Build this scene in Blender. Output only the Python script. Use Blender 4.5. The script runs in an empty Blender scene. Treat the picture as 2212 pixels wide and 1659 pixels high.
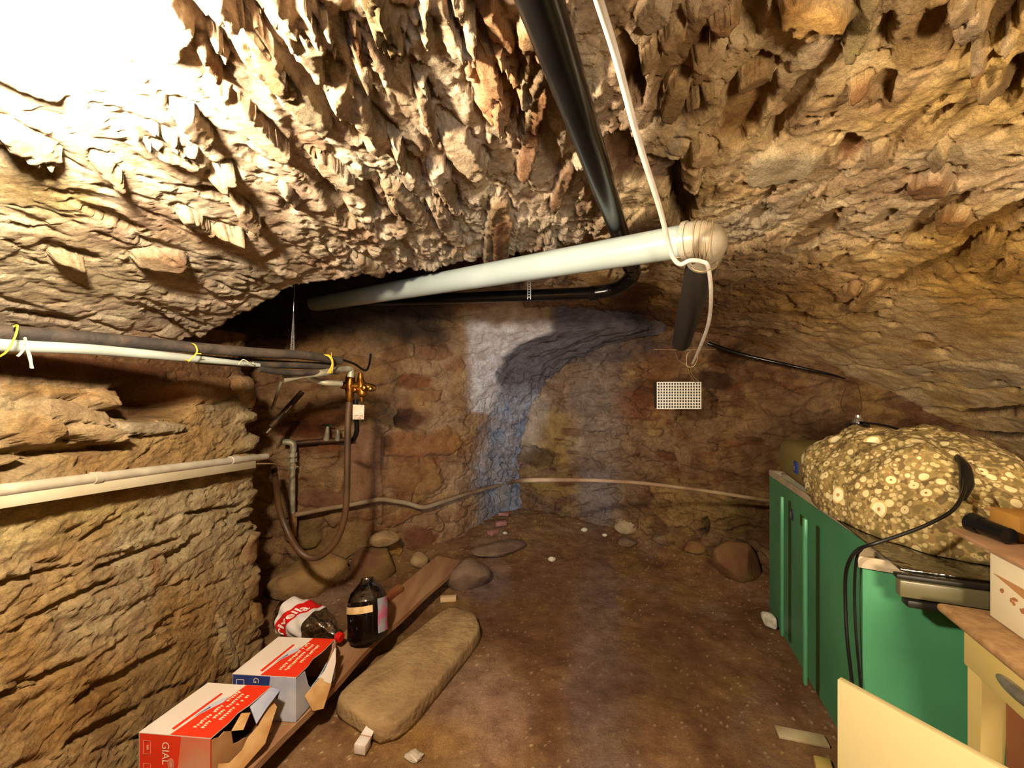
import bpy, bmesh, math, random
import numpy as np
from mathutils import Vector, Matrix
S = bpy.context.scene
COL = S.collection
# ---------------------------------------------------------------- camera, world, lamps, exposure
CX, CY, F, H = 1106.0, 829.5, 850.0, 1.40
cam_d = bpy.data.cameras.new('camera'); cam = bpy.data.objects.new('camera', cam_d); COL.objects.link(cam)
cam.location = (0, 0, H); cam.rotation_euler = (math.radians(90), 0, 0)
cam_d.sensor_width = 36; cam_d.lens = 36 * F / 2212.0; cam_d.clip_start = 0.02
S.camera = cam
S.view_settings.view_transform = 'Standard'; S.view_settings.look = 'None'
S.view_settings.gamma = 1; S.view_settings.use_curve_mapping = False
S.view_settings.exposure = 0.12
S.cycles.max_bounces = 6; S.cycles.diffuse_bounces = 2; S.cycles.caustics_reflective = False; S.cycles.caustics_refractive = False
world = bpy.data.worlds.new('world'); S.world = world; world.use_nodes = True
world.node_tree.nodes['Background'].inputs[0].default_value = (1, .72, .42, 1)
world.node_tree.nodes['Background'].inputs[1].default_value = 0.0
LAMP = Vector((-.552, .41, 1.80)); LAMP_R = .05; LAMP_STRENGTH = 1700
def area(name, loc, target, size, power, color, sy=None, spread=None):
    d = bpy.data.lights.new(name, 'AREA'); d.energy = power; d.size = size; d.color = color
    if sy: d.shape = 'RECTANGLE'; d.size_y = sy
    if spread: d.spread = math.radians(spread)
    o = bpy.data.objects.new(name, d); COL.objects.link(o); o.location = loc
    o.rotation_euler = (Vector(target) - Vector(loc)).to_track_quat('-Z', 'Y').to_euler(); return o
# added unseen lights behind the photographer: a warm fill and a bluish fill
area('rear_fill', (.55, -.55, 1.30), (1.6, 1.5, 1.6), .3, 27, (1, .80, .54), None, 125)
area('bluish_fill', (-.10, -.6, 1.30), (.05, 3.9, 1.15), .35, 5, (.60, .74, 1.0), .9, 42)

def at(px, py, Y):                       # a point of the place seen at a pixel, Y metres ahead
    return Vector(((px - CX) * Y / F, Y, H - (py - CY) * Y / F))
# ---------------------------------------------------------------- noise
_rs = np.random.RandomState(7)
_perm = np.concatenate([_rs.permutation(256)] * 3).astype(np.int64)
_g = _rs.randn(256, 3); _g /= np.linalg.norm(_g, axis=1)[:, None]
_r = _rs.rand(256, 4)
def noise(P, sc=1.0, off=0.0):
    Q = P * sc + off; I = np.floor(Q).astype(np.int64); fr = Q - I; I &= 255
    w = fr * fr * fr * (fr * (fr * 6 - 15) + 10); out = 0
    for dx in (0, 1):
        a = _perm[I[:, 0] + dx]; wx = w[:, 0] if dx else 1 - w[:, 0]
        for dy in (0, 1):
            b = _perm[a + I[:, 1] + dy]; wy = w[:, 1] if dy else 1 - w[:, 1]
            for dz in (0, 1):
                g = _g[_perm[b + I[:, 2] + dz]]
                d = g[:, 0] * (fr[:, 0] - dx) + g[:, 1] * (fr[:, 1] - dy) + g[:, 2] * (fr[:, 2] - dz)
                out = out + d * wx * wy * (w[:, 2] if dz else 1 - w[:, 2])
    return out * 1.6
def fbm(P, sc, oct=4, gain=.5, off=0.0, ridge=False):
    s = 0; a = 1; t = 0
    for i in range(oct):
        n = noise(P, sc * 2.03 ** i, off + i * 17.3)
        s = s + a * ((1 - 2 * np.abs(n)) if ridge else n); t += a; a *= gain
    return s / t
def voro(U, V, seed=0, jit=.85):         # 2D cells: edge distance, cell random numbers, cell-local offset
    iu = np.floor(U).astype(np.int64); iv = np.floor(V).astype(np.int64)
    f1 = np.full(U.shape, 9.); f2 = np.full(U.shape, 9.); cid = np.zeros(U.shape, np.int64)
    lu = np.zeros(U.shape); lv = np.zeros(U.shape)
    for a in (-1, 0, 1):
        for b in (-1, 0, 1):
            h = _perm[(_perm[(iu + a + seed) & 255] + iv + b) & 255]
            du = iu + a + .5 + (_r[h, 0] - .5) * jit - U; dv = iv + b + .5 + (_r[h, 1] - .5) * jit - V
            d = np.sqrt(du * du + dv * dv); m = d < f1
            f2 = np.where(m, f1, np.minimum(f2, d)); lu = np.where(m, du, lu); lv = np.where(m, dv, lv)
            cid = np.where(m, h, cid); f1 = np.where(m, d, f1)
    return f2 - f1, cid, lu, lv
def facets(U, V, s, seed):               # chipped planes: tilted cells that meet in sharp steps
    e, cid, lu, lv = voro(U / s, V / s, seed, 1.0)
    return lu * (_r[cid, 1] - .5) * 2 + lv * (_r[cid, 3] - .5) * 2 + (_r[cid, 2] - .5) * .6
def sst(a, b, x):
    t = np.clip((x - a) / (b - a), 0, 1); return t * t * (3 - 2 * t)
# ---------------------------------------------------------------- scene bookkeeping
def tag(o, label=None, cat=None, group=None, kind=None):
    if label: o['label'] = label
    if cat: o['category'] = cat
    if group: o['group'] = group
    if kind: o['kind'] = kind
    return o
def link(name, me, mats=(), parent=None):
    o = bpy.data.objects.new(name, me); COL.objects.link(o)
    for m in (mats if isinstance(mats, (list, tuple)) else [mats]): me.materials.append(m)
    if parent is not None:
        o.parent = parent
        o.matrix_parent_inverse = parent.matrix_basis.inverted()
    return o
def thing(name, label, cat, loc=(0, 0, 0), group=None):
    o = bpy.data.objects.new(name, None); COL.objects.link(o); o.location = loc; o.empty_display_size = .05
    return tag(o, label, cat, group)
# ---------------------------------------------------------------- materials
def new_mat(name):
    m = bpy.data.materials.new(name); m.use_nodes = True
    return m, m.node_tree.nodes, m.node_tree.links, m.node_tree.nodes['Principled BSDF']
def rgb(h):                               # '#rrggbb' to linear
    h = h.lstrip('#'); c = [int(h[i:i + 2], 16) / 255 for i in (0, 2, 4)]
    return tuple([x / 12.92 if x < .04045 else ((x + .055) / 1.055) ** 2.4 for x in c] + [1])
def mat(name, col, rough=.6, metal=0, col2=None, nscale=8, bump=0, bscale=60, trans=0, alpha=1, stretch=(1, 1, 1), contrast=.25, spec=.5, ior=1.45, coord='Object', detail=5):
    m, N, L, B = new_mat(name)
    c1 = rgb(col)
    B.inputs['Roughness'].default_value = rough; B.inputs['Metallic'].default_value = metal
    B.inputs['Specular IOR Level'].default_value = spec; B.inputs['IOR'].default_value = ior
    B.inputs['Transmission Weight'].default_value = trans; B.inputs['Alpha'].default_value = alpha
    B.inputs['Base Color'].default_value = c1
    tc = N.new('ShaderNodeTexCoord'); mp = N.new('ShaderNodeMapping'); mp.inputs['Scale'].default_value = stretch
    L.new(tc.outputs[coord], mp.inputs[0])
    if col2:
        t = N.new('ShaderNodeTexNoise'); t.inputs['Scale'].default_value = nscale; t.inputs['Detail'].default_value = detail
        L.new(mp.outputs[0], t.inputs['Vector'])
        r = N.new('ShaderNodeValToRGB'); r.color_ramp.elements[0].position = .5 - contrast / 2; r.color_ramp.elements[1].position = .5 + contrast / 2
        r.color_ramp.elements[0].color = c1; r.color_ramp.elements[1].color = rgb(col2)
        L.new(t.outputs['Fac'], r.inputs[0]); L.new(r.outputs[0], B.inputs['Base Color'])
    if bump:
        t = N.new('ShaderNodeTexNoise'); t.inputs['Scale'].default_value = bscale; t.inputs['Detail'].default_value = 5
        L.new(mp.outputs[0], t.inputs['Vector'])
        b = N.new('ShaderNodeBump'); b.inputs['Strength'].default_value = bump; b.inputs['Distance'].default_value = .01
        L.new(t.outputs['Fac'], b.inputs['Height']); L.new(b.outputs[0], B.inputs['Normal'])
    return m
def rock_mat(name, b1=1.0, b2=.9, sc=1.0, rough=.92):
    m, N, L, B = new_mat(name)
    at_ = N.new('ShaderNodeAttribute'); at_.attribute_name = 'tint'
    tc = N.new('ShaderNodeTexCoord')
    n1 = N.new('ShaderNodeTexNoise'); n1.inputs['Scale'].default_value = 42 * sc; n1.inputs['Detail'].default_value = 8; n1.inputs['Roughness'].default_value = .68
    n2 = N.new('ShaderNodeTexNoise'); n2.inputs['Scale'].default_value = 130 * sc; n2.inputs['Detail'].default_value = 6; n2.inputs['Roughness'].default_value = .7
    n3 = N.new('ShaderNodeTexNoise'); n3.inputs['Scale'].default_value = 9 * sc; n3.inputs['Detail'].default_value = 9; n3.inputs['Roughness'].default_value = .7
    for n in (n1, n2, n3): L.new(tc.outputs['Object'], n.inputs['Vector'])
    r = N.new('ShaderNodeValToRGB'); e = r.color_ramp.elements
    e[0].position = .32; e[0].color = (.62, .50, .40, 1); e[1].position = .66; e[1].color = (1.22, 1.18, 1.08, 1)
    L.new(n3.outputs['Fac'], r.inputs[0])
    r2 = N.new('ShaderNodeValToRGB'); e = r2.color_ramp.elements
    e[0].position = .36; e[0].color = (.60, .55, .50, 1); e[1].position = .58; e[1].color = (1.05, 1.05, 1.05, 1)
    L.new(n2.outputs['Fac'], r2.inputs[0])
    m1 = N.new('ShaderNodeMix'); m1.data_type = 'RGBA'; m1.blend_type = 'MULTIPLY'; m1.inputs[0].default_value = 1
    m2 = N.new('ShaderNodeMix'); m2.data_type = 'RGBA'; m2.blend_type = 'MULTIPLY'; m2.inputs[0].default_value = .6
    L.new(at_.outputs['Color'], m1.inputs[6]); L.new(r.outputs[0], m1.inputs[7])
    L.new(m1.outputs[2], m2.inputs[6]); L.new(r2.outputs[0], m2.inputs[7]); L.new(m2.outputs[2], B.inputs['Base Color'])
    a1 = N.new('ShaderNodeBump'); a1.inputs['Strength'].default_value = b1; a1.inputs['Distance'].default_value = .02; L.new(n1.outputs['Fac'], a1.inputs['Height'])
    a2 = N.new('ShaderNodeBump'); a2.inputs['Strength'].default_value = b2; a2.inputs['Distance'].default_value = .010; L.new(n2.outputs['Fac'], a2.inputs['Height'])
    L.new(a1.outputs[0], a2.inputs['Normal']); L.new(a2.outputs[0], B.inputs['Normal'])
    B.inputs['Roughness'].default_value = rough; B.inputs['Specular IOR Level'].default_value = .25
    return m
# ---------------------------------------------------------------- the rough stone shell
def C(h): return np.array(rgb(h)[:3])
class Patch:                              # a grid surface: base points, normals into the room, relief, tint
    def __init__(s, P, flip=False):
        s.nu, s.nv = P.shape[:2]; s.B = P.reshape(-1, 3).astype(float)
        du = np.gradient(P, axis=0); dv = np.gradient(P, axis=1)
        n = np.cross(du, dv).reshape(-1, 3); n /= np.linalg.norm(n, axis=1)[:, None] + 1e-9
        s.N = -n if flip else n; s.flip = flip
        s.h = np.zeros(len(s.B)); s.c = np.zeros((len(s.B), 3)); s.D = s.N.copy()
        B = s.B; s.vis = B[:, 1] > .15; Y = np.maximum(B[:, 1], .15)
        s.px = CX + B[:, 0] * F / Y; s.py = CY - (B[:, 2] - H) * F / Y; s.front = np.ones(len(B), bool)
    def find(s, px, py):                  # the wall point seen at a pixel
        d = (s.px - px) ** 2 + (s.py - py) ** 2 + np.where(s.vis, 0, 1e9)
        d = np.where(s.front, d, d + 1e8); return s.B[np.argmin(d)]
    def frame(s, px, py, rx, ry, ang):
        c = s.find(px, py); a = math.radians(ang); ca, sa = math.cos(a), math.sin(a)
        A = (s.find(px + rx * ca, py + rx * sa) - s.find(px - rx * ca, py - rx * sa)) / 2
        Bv = (s.find(px - ry * sa, py + ry * ca) - s.find(px + ry * sa, py - ry * ca)) / 2
        M = np.linalg.pinv(np.stack([A, Bv], 1)); q = (s.B - c) @ M.T
        near = np.linalg.norm(s.B - c, axis=1) < 2.5 * (np.linalg.norm(A) + np.linalg.norm(Bv))
        return q, near, np.linalg.norm(A), np.linalg.norm(Bv)
    def stone(s, px, py, rx, ry, ang, depth, tint=None, amt=.8, edge=.25, rough=.25, sq=2.4, ring=0, seed=0):
        """a stone (depth > 0, sticking out) or hole (depth < 0) set in the wall around that point"""
        q, near, la, lb = s.frame(px, py, rx, ry, ang)
        I = np.where(near)[0]; q = q[I]; P = s.B[I]
        r = (np.abs(q[:, 0]) ** sq + np.abs(q[:, 1]) ** sq) ** (1 / sq)
        r = r + rough * fbm(P, 2.2 / max(.03, min(la, lb) * 2), 3, .55, px * .37 + seed)
        w = 1 - sst(1 - edge, 1 + edge, r)
        keep = (.75 if depth > 0 else .45) * w; s.h[I] = s.h[I] * (1 - keep) + depth * w * (1 + .5 * q[:, 0] * math.sin(px) + .5 * q[:, 1] * math.cos(py * 1.7)) + (.003 * fbm(P, 30, 3, .6, px) * w if depth > 0 else 0)
        if depth > 0: s.h[I] -= .5 * depth * np.exp(-((r - 1.12) / .14) ** 2)      # the groove around it
        if ring: s.h[I] += ring * np.exp(-((r - 1.2) / .2) ** 2)
        if tint is not None: s.c[I] = s.c[I] * (1 - amt * w[:, None]) + C(tint) * (amt * w[:, None])
    def crack(s, pts, wid, depth):
        Q = np.array([s.find(*p) for p in pts]); P = s.B; n = fbm(P, 14, 3, .6, 3.1)
        d = np.full(len(P), 9.)
        for a, b in zip(Q[:-1], Q[1:]):
            ab = b - a; t = np.clip(((P - a) @ ab) / (ab @ ab + 1e-9), 0, 1)
            d = np.minimum(d, np.linalg.norm(P - a - t[:, None] * ab, axis=1))
        d = d + .012 * n; s.h -= depth * np.exp(-(np.maximum(d, 0) / wid) ** 2)
    def tone(s, px, py, rx, ry, ang, tint, amt=.7, soft=.6, rough=.5):
        q, near, la, lb = s.frame(px, py, rx, ry, ang)
        r = np.hypot(q[:, 0], q[:, 1]) + rough * fbm(s.B, 1.6 / max(.05, min(la, lb) * 2), 4, .6, py * .21)
        w = (amt * (1 - sst(1 - soft, 1 + soft * .6, r)))[:, None] * near[:, None]
        s.c = s.c * (1 - w) + C(tint) * w
    def build(s, name, m, kind='structure'):
        V = s.B + s.D * s.h[:, None]
        nu, nv = s.nu, s.nv; i = np.arange(nu * nv).reshape(nu, nv)
        a, b, c, d = i[:-1, :-1], i[1:, :-1], i[1:, 1:], i[:-1, 1:]
        Fq = np.stack([a, b, c, d] if not s.flip else [a, d, c, b], -1).reshape(-1, 4)
        me = bpy.data.meshes.new(name); me.vertices.add(len(V)); me.vertices.foreach_set('co', V.ravel())
        me.loops.add(Fq.size); me.loops.foreach_set('vertex_index', Fq.ravel().astype(np.int32))
        me.polygons.add(len(Fq)); me.polygons.foreach_set('loop_start', np.arange(0, Fq.size, 4, dtype=np.int32))
        me.update(calc_edges=True); me.validate()
        me.polygons.foreach_set('use_smooth', np.ones(len(Fq), bool))
        ca = me.color_attributes.new('tint', 'FLOAT_COLOR', 'POINT')
        ca.data.foreach_set('color', np.concatenate([np.clip(s.c, 0, 1), np.ones((len(V), 1))], 1).ravel().astype(np.float32))
        s.V = V
        return tag(link(name, me, m), kind=kind)
def mixc(a, b, t): return a * (1 - t[:, None]) + b * t[:, None]
def strata(P, U, V, su, sv, seed, hgt=.03, gap=.12, tilt=.5, off=.5):
    """laid stones: elongated cells su x sv metres; returns relief, cell numbers, joint mask"""
    w = fbm(P, 3.5, 3, .5, seed * 3.3); w2 = fbm(P, 3.5, 3, .5, seed * 5.1 + 40)
    e, cid, lu, lv = voro(U / su + w * .45, V / sv + w2 * .55, seed)
    e = e + .12 * fbm(P, 20, 3, .6, seed)
    top = sst(.0, gap * 2.2, e)
    h = hgt * (top * (1 + off * (_r[cid, 2] - .5) * 2) + tilt * top * (lu * (_r[cid, 3] - .5) + lv * (_r[cid, 0] - .5)) * 2)
    return h, cid, top

ROCK = rock_mat('rough_stone')
APX = 2.03
def vz(X): return APX - np.where(X > .3, .18, .175) * (X - .3) ** 2
def hit_vault(px, py):
    dx, dz = (px - CX) / F, (CY - py) / F; lo, hi = .2, 5.
    f = lambda Y: H + dz * Y - vz(np.array(dx * Y))
    for _ in range(60):
        mid = (lo + hi) / 2
        if f(mid) > 0: hi = mid
        else: lo = mid
    return dx * lo, lo
EDGE = [hit_vault(*p) for p in [(425, 742), (500, 700), (560, 672), (640, 622), (720, 612), (800, 598), (880, 590), (960, 578), (1040, 566), (1120, 553), (1200, 540), (1270, 528), (1335, 512)]]
ex = np.array([e[0] for e in EDGE]); ey = np.array([e[1] for e in EDGE])

# ---- ceiling (the vault)
Yr = .25 * np.exp(np.linspace(0, math.log(4.4 / .25), 520)); Xr = np.concatenate([np.linspace(-1.62, 1.3, 500), np.linspace(1.3, 3.0, 210)[1:]])
X, Y = np.meshgrid(Xr, Yr, indexing='ij')
Pg = np.stack([X, Y, vz(X)], -1)
v = Patch(Pg, flip=True)
P = v.B; x, y = P[:, 0], P[:, 1]
# relief
hs1, c1, t1 = strata(P, y + x * .18, x, .34, .085, 3, .030, .10, .9, .8)      # long slabs set on edge
hs2, c2, t2 = strata(P, y + x * .1, x, .12, .055, 11, .028, .12, 1.1, 1.0)     # small rubble near the edge of the opening
hs3, c3, t3 = strata(P, y * 1.0 - x * .12, x, .42, .17, 23, .030, .10, .6, .9)     # larger stones on the right flank
right = sst(.15, .75, x + .12 * fbm(P, 2.5, 3)); near_e = sst(-.75, -.25, y - np.interp(x, ex, ey)) * (1 - right)
leftp = 1 - sst(-.95, -.35, x)
mort_r = sst(-.12, .22, fbm(P, 2.6, 4, .55, 9.0))                                   # where the mortar hides the stones
mort_l = sst(-.15, .25, fbm(P, 3.4, 4, .55, 19.0))
h = (1 - right) * ((1 - near_e) * hs1 * .45 * (1 - .75 * leftp) * (1 - .7 * mort_l) + near_e * hs2 * .35) + right * hs3 * .6 * (1 - .8 * mort_r)
rowsn = fbm(np.stack([x * 1.0, y * .45, P[:, 2]], -1), 9, 4, .6, 2.0)
gran = fbm(P, 26, 4, .62, 5.0); lump = fbm(np.stack([x, y * .55, P[:, 2]], -1), 6, 4, .55, 12.0, ridge=True)
gr2 = fbm(P, 48, 3, .6, 15.0, ridge=True)
wx, wy = x + .03 * fbm(P, 8, 2, .5, 101.), y + .03 * fbm(P, 8, 2, .5, 111.)
fac = .020 * facets(wy * .55, wx, .06, 5) + .011 * facets(wy * .7, wx, .026, 9) + .012 * facets(wy * .45, wx, .13, 15)
h = h * .8 + .006 * gran + .003 * gr2 + .004 * lump + .003 * rowsn + .004 * right * fbm(P, 38, 4, .7, 55.) + fac * (1 - .45 * right) * (1 - .5 * leftp) * (.55 + .45 * sst(-.2, .2, fbm(P, 3, 3, .5, 121.)))
h = h * (.48 + .52 * sst(.5, 1.5, y))
chip = sst(.18, .42, fbm(np.stack([x * 1.2, y * .6, P[:, 2]], -1), 13, 3, .5, 31.0))
h = h - .014 * chip * (.25 + .5 * right)
low = sst(1.35, 1.9, x); h = h * (1 - .55 * low) * (1 - .3 * leftp)
v.h = h - .02
# tint
cream, ochre, pink, tan, brown, grey = C('#e2d6c0'), C('#dcbc7a'), C('#dcc4b0'), C('#c2a47c'), C('#8e6848'), C('#b2aa9c')
n1 = sst(-.25, .3, fbm(P, 1.6, 4, .6, 50.)); n2 = sst(-.2, .35, fbm(P, 4.5, 4, .6, 60.)); n3 = sst(0, .4, fbm(P, 7.5, 4, .6, 70.))
c = mixc(np.tile(cream, (len(P), 1)), np.tile(pink, (len(P), 1)), n2 * .7)
c = mixc(c, np.tile(ochre, (len(P), 1)), np.clip(right * (.35 + .65 * n1), 0, 1))
c = mixc(c, np.tile(tan, (len(P), 1)), n3 * .45)
rc = np.where(right > .5, _r[c3, 3], _r[c1, 3]); tp = np.where(right > .5, t3 * (1 - mort_r), t1)
c = mixc(c, np.tile(grey, (len(P), 1)), tp * sst(.7, .85, rc) * .6)
c = mixc(c, np.tile(brown, (len(P), 1)), tp * sst(.25, .1, rc) * .55) if False else mixc(c, np.tile(brown, (len(P), 1)), tp * (1 - sst(.1, .25, rc)) * .45)
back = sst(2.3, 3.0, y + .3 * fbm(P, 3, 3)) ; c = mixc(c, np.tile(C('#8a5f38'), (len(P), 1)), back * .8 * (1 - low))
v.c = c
# stones, hollows and stains that stand out
ST = [ # px, py, rx, ry, angle, depth, tint
 (310, 60, 110, 60, 25, .030, '#cdb9a0'), (370, 330, 90, 22, 28, .02, '#a89a86'), (70, 375, 75, 20, 22, -.035, '#8d8078'), (690, 130, 130, 32, 55, .035, '#b3a184'),
 (640, 215, 110, 30, 50, .03, '#a89c80'), (560, 290, 110, 22, 42, .02, '#bfb197'), (735, 190, 75, 20, 62, -.09, None), (830, 60, 120, 26, 62, .03, '#8c7a52'),
 (540, 40, 60, 20, 50, -.05, None), (905, 190, 90, 20, 60, -.06, None), (790, 270, 90, 24, 52, .03, '#c4ac8c'), (1070, 170, 55, 110, -8, .035, '#c08a58'),
 (1000, 330, 60, 26, 50, .035, '#c9b79b'), (1085, 485, 26, 42, 0, .045, '#a68357'), (960, 400, 46, 20, 60, .03, None), (880, 440, 60, 16, 42, .03, '#b09a7c'),
 (700, 420, 60, 18, 30, -.03, None), (240, 480, 90, 12, 25, -.03, '#b7a27c'), (160, 560, 60, 9, 12, -.035, None), (350, 545, 40, 10, 10, -.02, None), (110, 695, 70, 9, 8, -.03, None),
 (380, 715, 70, 12, 30, -.03, None), (500, 390, 30, 22, 60, -.03, None), (620, 560, 40, 14, -15, -.02, None), (330, 300, 70, 12, 30, -.02, None), (60, 190, 90, 14, 20, .012, None),
 (1475, 200, 62, 100, 12, -.035, '#9a7f5c'), (1610, 245, 42, 92, 26, -.06, '#a07a44'), (1700, 255, 22, 88, 38, -.075, None), (1365, 170, 24, 72, -16, -.07, '#8a6a45'),
 (1345, 350, 30, 48, -20, -.07, '#6b4426'), (1420, 385, 50, 34, 10, -.05, '#5f3d24'), (1680, 370, 80, 30, -12, .012, '#b5ab92'), (1475, 440, 30, 62, 10, -.09, '#3b2514'),
 (1620, 45, 34, 70, 14, -.07, '#7a6a48'), (1755, 25, 76, 42, -8, .05, '#c8963c'), (1855, 45, 26, 74, 22, .035, '#7c6c3e'), (1905, 90, 18, 40, 30, -.05, None), (1545, 120, 26, 34, 20, -.04, None),
 (2140, 75, 28, 120, 50, -.075, '#5a3c1c'), (2180, 190, 20, 60, 35, -.05, '#6b4f2a'), (2010, 75, 22, 50, 45, -.045, None), (1835, 335, 32, 24, -40, -.045, '#8a5730'), (1895, 345, 26, 20, -30, .012, '#a88f6e'),
 (1960, 300, 14, 60, 40, -.03, None), (1790, 420, 12, 50, 40, -.02, None), (1905, 200, 22, 34, 25, -.04, None), (2150, 300, 30, 12, -20, -.03, None), (2040, 255, 26, 10, -30, -.03, None),
 (2010, 480, 74, 22, -38, -.04, '#8f7550'), (1760, 510, 60, 22, -35, -.035, '#96784e'), (1905, 480, 34, 14, -30, -.03, None), (2130, 500, 90, 18, -28, -.05, '#7a5526'), (1800, 590, 40, 16, -35, -.03, None),
 (2020, 590, 150, 17, -22, -.05, '#8b7048'), (1830, 635, 26, 12, -30, .025, '#8a6c48'), (1865, 645, 36, 14, -40, .035, '#8f6d48'), (1725, 688, 34, 8, 0, -.03, '#8a6a44'), (1860, 693, 40, 11, 0, -.028, '#8f7a5c'),
 (1990, 752, 26, 7, 5, -.02, '#8a6428'), (1655, 720, 20, 9, 10, -.03, None), (1700, 660, 18, 8, 20, -.03, None), (2150, 895, 80, 10, 0, -.05, '#4e3410'), (2140, 945, 70, 7, 4, -.05, '#2f2210'),
 (2000, 840, 40, 5, 5, -.012, None), (2090, 836, 30, 5, 0, -.012, None), (1890, 545, 20, 10, -30, -.03, None), (1745, 560, 26, 12, -10, -.035, None), (1640, 470, 30, 14, -30, -.03, None),
 (1520, 330, 26, 20, 0, .04, '#cbb089'), (1490, 380, 22, 26, 0, .04, '#c9ae88'), (1260, 250, 22, 60, -14, -.05, None), (1290, 420, 22, 40, -20, -.06, '#7a5636'), (1190, 330, 16, 60, -18, -.04, None),
 (1230, 130, 14, 80, -14, .03, '#c9a67c'), (1150, 120, 26, 70, -12, .03, '#b08a5a'), (1010, 60, 24, 70, -24, -.04, None), (1360, 640, 60, 24, 0, -.03, '#5c3c22'), (1250, 600, 70, 18, 0, .03, '#c09a58'),
]
for i, s_ in enumerate(ST):
    v.stone(*s_[:5], s_[5] * (.7 if s_[1] > 250 or s_[0] > 1300 else .5), tint=s_[6], seed=i, edge=.16, rough=.45, sq=2.2 if i % 2 else 3)
_rr = random.Random(5)
for i in range(90):                        # small pits over the right flank
    px, py = _rr.uniform(1400, 2210), _rr.uniform(20, 880)
    if py > 620 and px < 1650: continue
    k = .5 + .5 * _rr.random(); v.stone(px, py, 26 * k, 7 * k, _rr.uniform(-50, 10) if py < 500 else _rr.uniform(-10, 15), -.022, None, edge=.2, rough=.5, seed=i)
for i in range(60):                        # slab ends over the left and middle
    px, py = _rr.uniform(420, 1280), _rr.uniform(20, 560); k = .5 + .8 * _rr.random()
    v.stone(px, py, 42 * k, 12 * k, math.degrees(math.atan2(CY - py, CX - px)) + _rr.uniform(-22, 22), _rr.choice([-.03, -.022, .018, .024]), _rr.choice([None, '#b7a288', '#c2a584', '#9c8a6c']), .5, edge=.14, rough=.5, sq=3, seed=i)
for i in range(60):                        # smooth-faced stones bedded in the mortar
    px, py = _rr.uniform(1380, 2210) if i % 2 else _rr.uniform(60, 1250), _rr.uniform(20, 600); k = .5 + .9 * _rr.random()
    if 1500 < px < 1700 and 430 < py < 600: continue
    ang = -40 + _rr.uniform(-20, 25) if px > 1300 else math.degrees(math.atan2(CY - py, CX - px)) + _rr.uniform(-15, 15)
    v.stone(px, py, (34 if px > 1300 else 60) * k, (17 if px > 1300 else 15) * k, ang, .016, _rr.choice(['#9a8462', '#8c7454', '#a89478', '#b5a48c', '#94663e']), .8, edge=.1, rough=.3, sq=3, seed=i)
for i in range(46):                        # thin splits along the low left flank
    px, py = _rr.uniform(0, 620), _rr.uniform(300, 730); k = .4 + .8 * _rr.random()
    v.stone(px, py, 60 * k, 6 * k, 14 + _rr.uniform(-10, 16), -.012, None, edge=.3, rough=.5, seed=i)
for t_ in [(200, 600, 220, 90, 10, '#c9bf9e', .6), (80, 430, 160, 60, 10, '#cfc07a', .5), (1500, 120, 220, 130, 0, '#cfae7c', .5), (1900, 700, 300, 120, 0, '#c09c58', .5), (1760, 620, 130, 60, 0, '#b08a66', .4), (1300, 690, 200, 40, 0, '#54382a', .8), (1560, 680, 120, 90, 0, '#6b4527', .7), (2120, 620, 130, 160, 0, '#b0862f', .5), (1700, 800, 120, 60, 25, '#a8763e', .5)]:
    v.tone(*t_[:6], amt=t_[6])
# the shaft behind the broken edge of the vault
g = y - np.interp(x, ex, ey, left=ey[0] - .05) + .035 * fbm(P, 9, 4, .6, 80.) + .02 * fbm(P, 25, 3, .6, 81.)
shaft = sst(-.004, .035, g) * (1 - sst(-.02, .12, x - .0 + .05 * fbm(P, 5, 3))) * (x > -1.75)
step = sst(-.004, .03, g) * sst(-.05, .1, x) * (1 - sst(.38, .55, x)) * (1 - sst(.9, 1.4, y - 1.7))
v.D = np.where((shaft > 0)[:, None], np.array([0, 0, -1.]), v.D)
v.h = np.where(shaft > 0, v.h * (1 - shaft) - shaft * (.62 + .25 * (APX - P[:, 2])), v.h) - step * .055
rear = shaft > .5; v.c[rear] = v.c[rear] * .0 + C('#2a211b')   # shade up the shaft painted as near-black stone
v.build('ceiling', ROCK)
# unseen run of the vault behind the photographer
X, Y = np.meshgrid(np.linspace(-1.62, 3.0, 90), np.linspace(-2.2, .26, 50), indexing='ij')
r_ = Patch(np.stack([X, Y, vz(X)], -1), flip=True); r_.h = .02 * fbm(r_.B, 5, 4) - .01; r_.c[:] = C('#c9ab78'); r_.build('ceiling_rear', ROCK)

# ---- walls: a plan line raised from the floor
def plan_patch(pts, z0, z1, ds, dz, flip=False, zlist=None, smooth=.06):
    pts = np.array(pts, float); seg = np.linalg.norm(np.diff(pts, axis=0), axis=1); L = np.concatenate([[0], np.cumsum(seg)])
    s_ = np.linspace(0, L[-1], int(L[-1] / ds) + 1)
    pl = np.stack([np.interp(s_, L, pts[:, 0]), np.interp(s_, L, pts[:, 1])], -1)
    k = max(1, int(smooth / ds)); ker = np.ones(2 * k + 1) / (2 * k + 1)
    pad = np.concatenate([np.repeat(pl[:1], k, 0), pl, np.repeat(pl[-1:], k, 0)])
    pl = np.stack([np.convolve(pad[:, j], ker, 'valid') for j in (0, 1)], -1)
    z = np.linspace(z0, z1, int((z1 - z0) / dz) + 1)
    G = np.zeros((len(s_), len(z), 3)); G[:, :, 0] = pl[:, 0][:, None]; G[:, :, 1] = pl[:, 1][:, None]; G[:, :, 2] = z[None]
    return G, s_, z
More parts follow.
